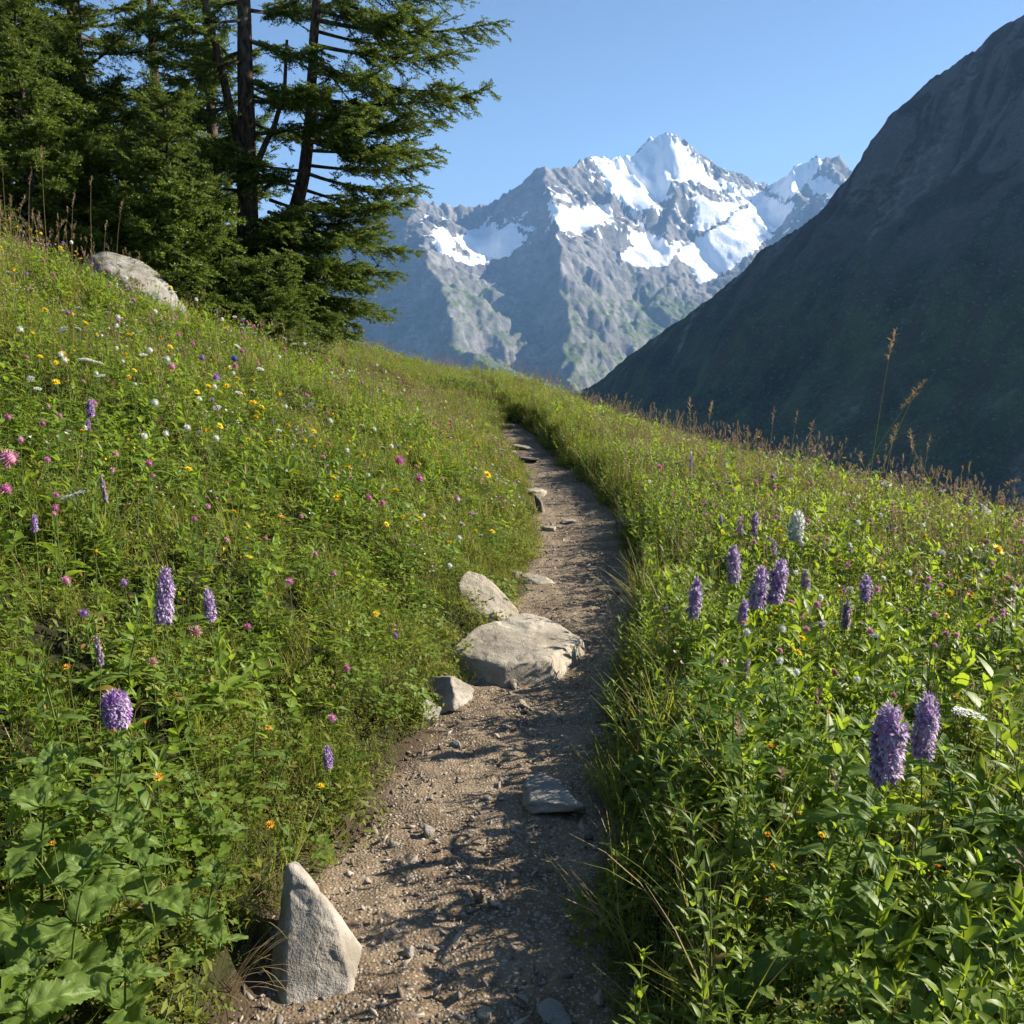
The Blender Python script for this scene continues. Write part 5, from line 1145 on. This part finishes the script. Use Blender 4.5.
    for k, (px, py, hp, H, lab, col, wr, lv) in enumerate((
        (162, 596, 56, .42, 'tall lilac flower spike in the middle of the left meadow', 'fine', .85, 5), (210, 604, 32, .38, 'shorter lilac spike right of the tall left spike', 'lilac', .9, 5), (117, 709, 36, .42, 'round violet flower head over the broad leaves at lower left', 'round', 1.0, 4), (90, 408, 18, .35, 'small violet spike high on the left slope', 'deep', 1.1, 3), (88, 424, 10, .30, 'tiny violet spike under the small violet spike', 'deep', 1.3, 2), (34, 523, 17, .35, 'little violet spike near the left edge above the broad leaves', 'deep', 1.0, 3), (328, 757, 24, .20, 'single dark violet spike on the left verge of the path', 'deep', 1.0, 2), (105, 488, 30, .34, 'faded brown spike behind the white umbel', 'faded', .5, 3), (100, 650, 32, .36, 'withered brown spike above the round violet flower head', 'faded', .6, 3),
        (888, 740, 82, .46, 'largest lilac flower spike, left one of the near pair', 'fine', 1.05, 4), (924, 725, 66, .46, 'slimmer darker partner right behind the largest lilac spike', 'fine', .95, 4), (694, 597, 40, .40, 'lilac spike standing nearest the path on the right bank', 'lilac', .85, 5), (735, 563, 40, .42, 'lilac spike above the bank herbs, between path and spike cluster', 'lilac', .85, 5), (757, 587, 44, .42, 'broad lilac spike, left half of the close double spike', 'lilac', 1.0, 4), (775, 581, 46, .43, 'lilac spike, right half of the close double spike', 'lilac', .95, 4), (865, 588, 27, .40, 'solitary stout lilac spike right of the spike cluster', 'lilac', 1.1, 4), (846, 614, 30, .38, 'half withered lilac spike below the solitary stout spike', 'faded', .9, 4), (742, 611, 26, .36, 'small lilac spike below the double spike', 'lilac', .9, 4), (806, 578, 20, .38, 'small round lilac spike right of the double spike', 'lilac', 1.2, 4), (775, 547, 17, .36, 'short pale lilac spike above the double spike', 'pale', .9, 3), (755, 523, 24, .36, 'pale lilac spike far up the right slope, left of the white spike', 'lilac', .7, 3), (741, 525, 17, .34, 'smaller pale lilac spike next to the far pale spike', 'pale', .9, 3), (721, 520, 12, .32, 'tiny pale spike leftmost of the far pale spikes', 'pale', .9, 3), (796, 525, 30, .38, 'white flower spike on the right slope', 'white', 1.1, 4), (746, 668, 20, .30, 'pale budding spike low among the bank herbs', 'pale', .7, 3), (712, 660, 14, .28, 'smaller pale bud spike near the path side herbs', 'pale', .8, 2), (691, 462, 18, .36, 'slim pinkish spike far up the right slope near the skyline', 'pale', .6, 2))):
        spike(px, py, hp, H, lab, col, wr, lv, k, G if col != 'white' else None)
    # singled out blossoms: yellow, orange, white, pink
    for px, py, H, kind, lab, w in (
        (69, 497, .36, 'umbel', 'large white umbel on the left slope', 28), (92, 362, .34, 'umbel', 'white umbel high on the left slope', 20), (84, 360, .33, 'umbel', 'white umbel touching the one high on the left slope', 14), (104, 376, .33, 'umbel', 'small white umbel just below the high pair', 9), (974, 716, .44, 'umbel', 'flat white umbel right of the two large lilac spikes', 32), (141, 355, .33, 'umbel', 'small cream umbel near the crest of the left slope', 8),
        (252, 404, .30, 'yellow', 'double yellow flower on the upper left slope', 14), (260, 408, .30, 'yellow', 'yellow flower beside the double yellow flower', 9), (185, 470, .32, 'yellow', 'round yellow flower in the middle of the left slope', 11), (285, 519, .3, 'orange', 'orange flower head beside tangled grass on the left slope', 11), (246, 559, .3, 'yellow', 'deep yellow flower right of the lilac spikes on the left', 10), (379, 614, .2, 'yellow', 'yellow flower on the left verge opposite the wedge rock', 9), (394, 491, .3, 'yellow', 'bright yellow flower near the narrow path, left side', 10), (361, 457, .3, 'yellow', 'yellow flower above the magenta blossoms', 10), (489, 475, .25, 'yellow', 'pale yellow flower close to the narrow path', 10), (437, 531, .22, 'yellow', 'golden flower on the verge above the wedge rock', 9), (211, 535, .3, 'orange', 'brownish orange seed flower on the left slope', 7), (72, 668, .34, 'orange', 'orange bud above the withered spike', 10), (108, 734, .38, 'orange', 'small orange bud touching the round violet flower', 8), (158, 781, .34, 'orange', 'orange blossom over the broad leaves', 13), (60, 844, .36, 'orange', 'orange bud in the leaf shade at lower left', 8), (318, 788, .2, 'yellow', 'yellow blossom next to the dark violet spike', 9), (497, 461, .2, 'yellow', 'yellow flower by the path side high up', 8), (11, 271, .33, 'yellow', 'yellow flower near the crest at the left edge', 9), (3, 248, .33, 'yellow', 'uppermost yellow flower at the left edge', 8),
        (1000, 551, .46, 'yellow', 'large yellow flower near the right edge', 17), (928, 537, .44, 'yellow', 'yellow flower left of the large right edge flower', 10), (953, 594, .40, 'yellow', 'drooping yellow flower at mid right', 11), (966, 597, .40, 'orange', 'orange yellow flower touching the drooping yellow flower', 11), (943, 616, .38, 'yellow', 'small yellow flower under the drooping yellow flower', 8),
        (788, 822, .25, 'orange', 'orange blossom in the shaded patch beside the path', 10), (772, 838, .25, 'orange', 'orange blossom at the left of the shaded patch', 9), (804, 815, .25, 'orange', 'upper orange blossom of the shaded patch', 9), (776, 870, .22, 'orange', 'lower orange blossom of the shaded patch', 9), (826, 838, .25, 'yellow', 'yellow orange blossom right of the shaded patch', 10), (945, 868, .26, 'orange', 'orange blossom by the dock leaves at right', 11), (955, 874, .26, 'yellow', 'yellow blossom beside the orange one by the dock leaves', 10), (774, 902, .18, 'orange', 'deep orange blossom near the dock leaves at the bottom', 8),
        (13, 459, .36, 'pink', 'dusty pink flower head at the left edge', 20), (10, 490, .34, 'magenta', 'dark magenta head under the dusty pink flower', 13), (398, 461, .3, 'magenta', 'bright magenta flower pair on the left slope near the path', 12), (418, 479, .28, 'magenta', 'purple magenta flower below the bright magenta pair', 10), (367, 498, .28, 'magenta', 'magenta flower low on the left slope', 8), (380, 503, .27, 'magenta', 'smaller magenta flower beside the low magenta flower', 7), (458, 499, .25, 'pink', 'pink clover head close to the path', 8), (393, 636, .14, 'violet', 'small violet blossom on the verge left of the flat boulder', 7), (214, 378, .32, 'violet', 'violet blossom high on the left slope', 9), (200, 358, .32, 'violet', 'higher violet blossom near the spruces', 7), (170, 367, .32, 'pink', 'lilac pink head beside the high violet blossoms', 9), (235, 359, .32, 'blue', 'single blue flower below the spruces', 8), (661, 467, .36, 'magenta', 'pink red flower on the right slope near the skyline', 7), (774, 477, .4, 'violet', 'lilac globe on the right slope at the skyline', 7), (191, 632, .3, 'bristle', 'pale brown flower head below the lilac spikes on the left', 14), (153, 664, .34, 'bristle', 'cream seed head in front of the long leaved herb', 10)):
        bloom_at(px, py, H, kind, lab, None, w)
    # the many alike, scattered over the slopes
    r = np.random.default_rng(77)
    def many(n, kind, lab, group, side, d0, d1, h0, h1, s0, s1, vmax=9, cl=0):
        c = 0; tries = 0
        while c < n and tries < n * 60:
            tries += 1
            d = math.exp(r.uniform(math.log(d0), math.log(d1))); px = r.uniform(-20, 1044); az = math.atan2(px - 512, F); x, y = d * math.sin(az), d * math.cos(az)
            u = x - float(path_x(y)); v = (-u if side < 0 else u) - .45
            if v < .12 or v > vmax: continue
            if cl and gnoise(x * cl, y * cl, len(kind) * 7 + side + 3) < .05: continue
            H = (r.uniform(h0, h1) + .03) * (.7 + .3 * min(1, v)); bloom(x, y, H, kind, lab, group, (1.65 if kind in ('yellow', 'white') else 1.35) * r.uniform(s0, s1), int(r.integers(0, 9999)), leaf=d < 6); c += 1
    many(90, 'yellow', 'small yellow flower scattered over the left slope', 'yellow flowers of the left slope', -1, 2.6, 13, .26, .36, .6, 1.1, cl=.35)
    many(28, 'orange', 'small orange flower scattered over the left slope', 'orange flowers of the left slope', -1, 2.2, 12, .24, .34, .55, 1.0)
    many(42, 'magenta', 'small magenta clover head on the left slope', 'magenta clover heads of the left slope', -1, 3.4, 12, .24, .34, .55, 1.0, cl=.5)
    many(64, 'white', 'small white blossom scattered over the left slope', 'white blossoms of the left slope', -1, 3.2, 12, .26, .36, .5, 1.0, cl=.5)
    many(40, 'pink', 'small pink clover head on the left slope', 'pink clover heads of the left slope', -1, 3.0, 13, .26, .36, .5, .95, cl=.4)
    many(18, 'violet', 'small violet blossom scattered over the left slope', 'violet blossoms of the left slope', -1, 3.0, 12, .26, .34, .5, .9)
    many(46, 'pink', 'small pink clover head on the right slope', 'pink clover heads of the right slope', 1, 3.4, 13, .30, .42, .5, .95, cl=.4)
    many(24, 'orange', 'small orange flower scattered over the right slope', 'orange flowers of the right slope', 1, 2.6, 12, .28, .4, .5, 1.0)
    many(14, 'yellow', 'small yellow flower scattered over the right slope', 'yellow flowers of the right slope', 1, 3.0, 12, .3, .4, .5, .9)
    many(30, 'white', 'small whitish blossom scattered over the right slope', 'whitish blossoms of the right slope', 1, 3.0, 12, .3, .4, .45, .9)
    many(18, 'violet', 'small violet blossom scattered over the right slope', 'violet blossoms of the right slope', 1, 3.6, 12, .32, .42, .5, .9)
    many(26, 'bristle', 'brownish seed head scattered over the right slope', 'brownish seed heads of the right slope', 1, 3.0, 12, .3, .42, .5, 1.0)
    many(40, 'magenta', 'small magenta flower near the top of the path', 'magenta flowers beside the upper path', -1, 6, 15, .28, .36, .7, 1.1, vmax=3.2)
    many(40, 'white', 'small white flower near the top of the path', 'white flowers beside the upper path', -1, 6, 15, .28, .36, .6, 1.0, vmax=3.2)
    many(50, 'pink', 'small pink flower near the path on the right slope', 'pink flowers right of the upper path', 1, 5, 13, .32, .42, .6, 1.0, vmax=3.5)
    many(36, 'white', 'small white flower near the path on the right slope', 'white flowers right of the upper path', 1, 5, 13, .32, .42, .5, .9, vmax=4)
    many(26, 'yellow', 'small yellow flower near the path on the right slope', 'yellow flowers right of the upper path', 1, 4.5, 12, .32, .42, .5, .9, vmax=4)
    # tall flowering grasses against the dark hillside and the spruces
    GR = 'seeding grass stalks along the right skyline'
    for i, (px, py, Y, Lh, w, ar, lab) in enumerate((
        (890, 352, 3.7, .13, .020, .10, 'tallest seeding grass stalk against the dark hillside'), (915, 393, 3.7, .10, .014, .42, 'arching grass stalk right of the tallest stalk'), (906, 405, 3.8, .10, .014, .40, 'lower arching grass stalk right of the tallest stalk'), (893, 440, 4.2, .11, .016, .12, 'brown seed head below the arching stalks'), (912, 447, 4.0, .10, .014, .45, 'small arching stalk leaning far to the right'),
        (928, 448, 4.8, .11, .012, .05, 'thin upright stalk right of the arching stalks'), (938, 478, 5.0, .09, .014, .05, 'short brown stalk close to the right rim'), (947, 480, 5.0, .08, .014, .06, 'pale short stalk next to the short brown stalk'), (1010, 485, 3.4, .06, .012, .6, 'drooping stalk bending out of the right edge'), (1015, 512, 3.0, .07, .01, .5, 'lowest drooping stalk at the right edge'),
        (690, 412, 7.5, .16, .03, .05, 'bushy brown grass head on the skyline above the path bend'), (710, 415, 7.5, .16, .03, .08, 'bushy grass head right of the first bushy one'), (773, 420, 6.5, .13, .018, .03, 'straight grass head at the middle of the right skyline'), (796, 420, 6.4, .10, .016, .05, 'straight thin grass head beside the middle one'), (811, 432, 6.2, .11, .02, .06, 'pale grass head in the row of three at the right skyline'), (748, 435, 6.8, .09, .018, .05, 'short grass head left of the middle skyline stalk'), (665, 418, 8.5, .12, .018, .1, 'thin grass head left of the bushy pair'), (650, 412, 9.0, .12, .016, .05, 'far thin grass head at the upper skyline'), (730, 432, 7.0, .08, .016, .2, 'curved grass head between bushy pair and middle stalk'), (822, 452, 5.6, .08, .02, .3, 'curling grass head below the row of three'), (784, 445, 6.0, .08, .016, .2, 'curling short stalk below the straight thin head'), (862, 462, 5.0, .07, .02, .3, 'round brown seed head left of the tallest stalk'), (842, 470, 5.0, .07, .02, .35, 'nodding brown seed head on the skyline'), (970, 492, 4.4, .07, .014, .25, 'nodding stalk behind the grey rim stone'), (760, 446, 6.4, .07, .018, .15, 'stubby seed head right of the short grass head'))):
        stalk(px, py, None, lab, GR, 300 + i, Lh, w, ar, Y=Y, mat=M_GRASS if i in (0, 1, 2) else None, hd=24 if i < 5 else 16)
    GL = 'seeding grass stalks on the left crest'
    for i, (px, py, Y, Lh, w, ar, lab) in enumerate((
        (42, 158, 8.4, .14, .022, .05, 'tallest seed stalk on the left crest against the spruces'), (3, 178, 8.2, .2, .008, .02, 'thin straight stalk at the left edge of the crest'), (30, 180, 8.5, .16, .02, .06, 'slanting stalk beside the tallest crest stalk'), (91, 184, 8.8, .10, .022, .05, 'crest stalk with a dark thick head left of the boulder'), (73, 203, 8.9, .14, .024, .1, 'bushy crest stalk between tall and dark headed ones'), (121, 210, 9.2, .16, .02, .15, 'reddish crest stalk above the boulder'), (106, 228, 9.0, .1, .018, .1, 'pale short stalk in front of the reddish crest stalk'), (22, 205, 8.0, .14, .02, .2, 'brown leaning stalk low on the crest'), (62, 225, 8.4, .1, .016, .3, 'short curved stalk at the foot of the bushy one'), (136, 262, 9.0, .12, .018, .3, 'arching stalk left of the boulder top'), (205, 290, 10.5, .3, .015, .03, 'upright pale stalk right of the boulder'), (104, 495, 4.6, .09, .02, .05, 'reddish brown stalk in the middle of the left slope'))):
        stalk(px, py, None, lab, GL, 340 + i, Lh, w, ar, Y=Y)
    # long thin bents crossing the near grass
    for i, (px, py, Y, Lh, w, ar, lab) in enumerate(((985, 588, 3.0, .04, .006, .4, 'thin bent straw near the right edge'), (640, 640, 3.4, .03, .004, .3, 'pale bent grass over the path rim'), (655, 545, 5.0, .04, .005, .3, 'pale bent grass at the bend of the right bank'), (900, 540, 3.6, .07, .009, .15, 'dark brown seed spike at mid right'), (838, 560, 3.6, .06, .008, .1, 'slanting dark seed spike left of the mid right one'))):
        stalk(px, py, None, lab, None, 370 + i, Lh, w, ar, Y=Y, name='grass_stalk', thick=.0018)
build_plants()
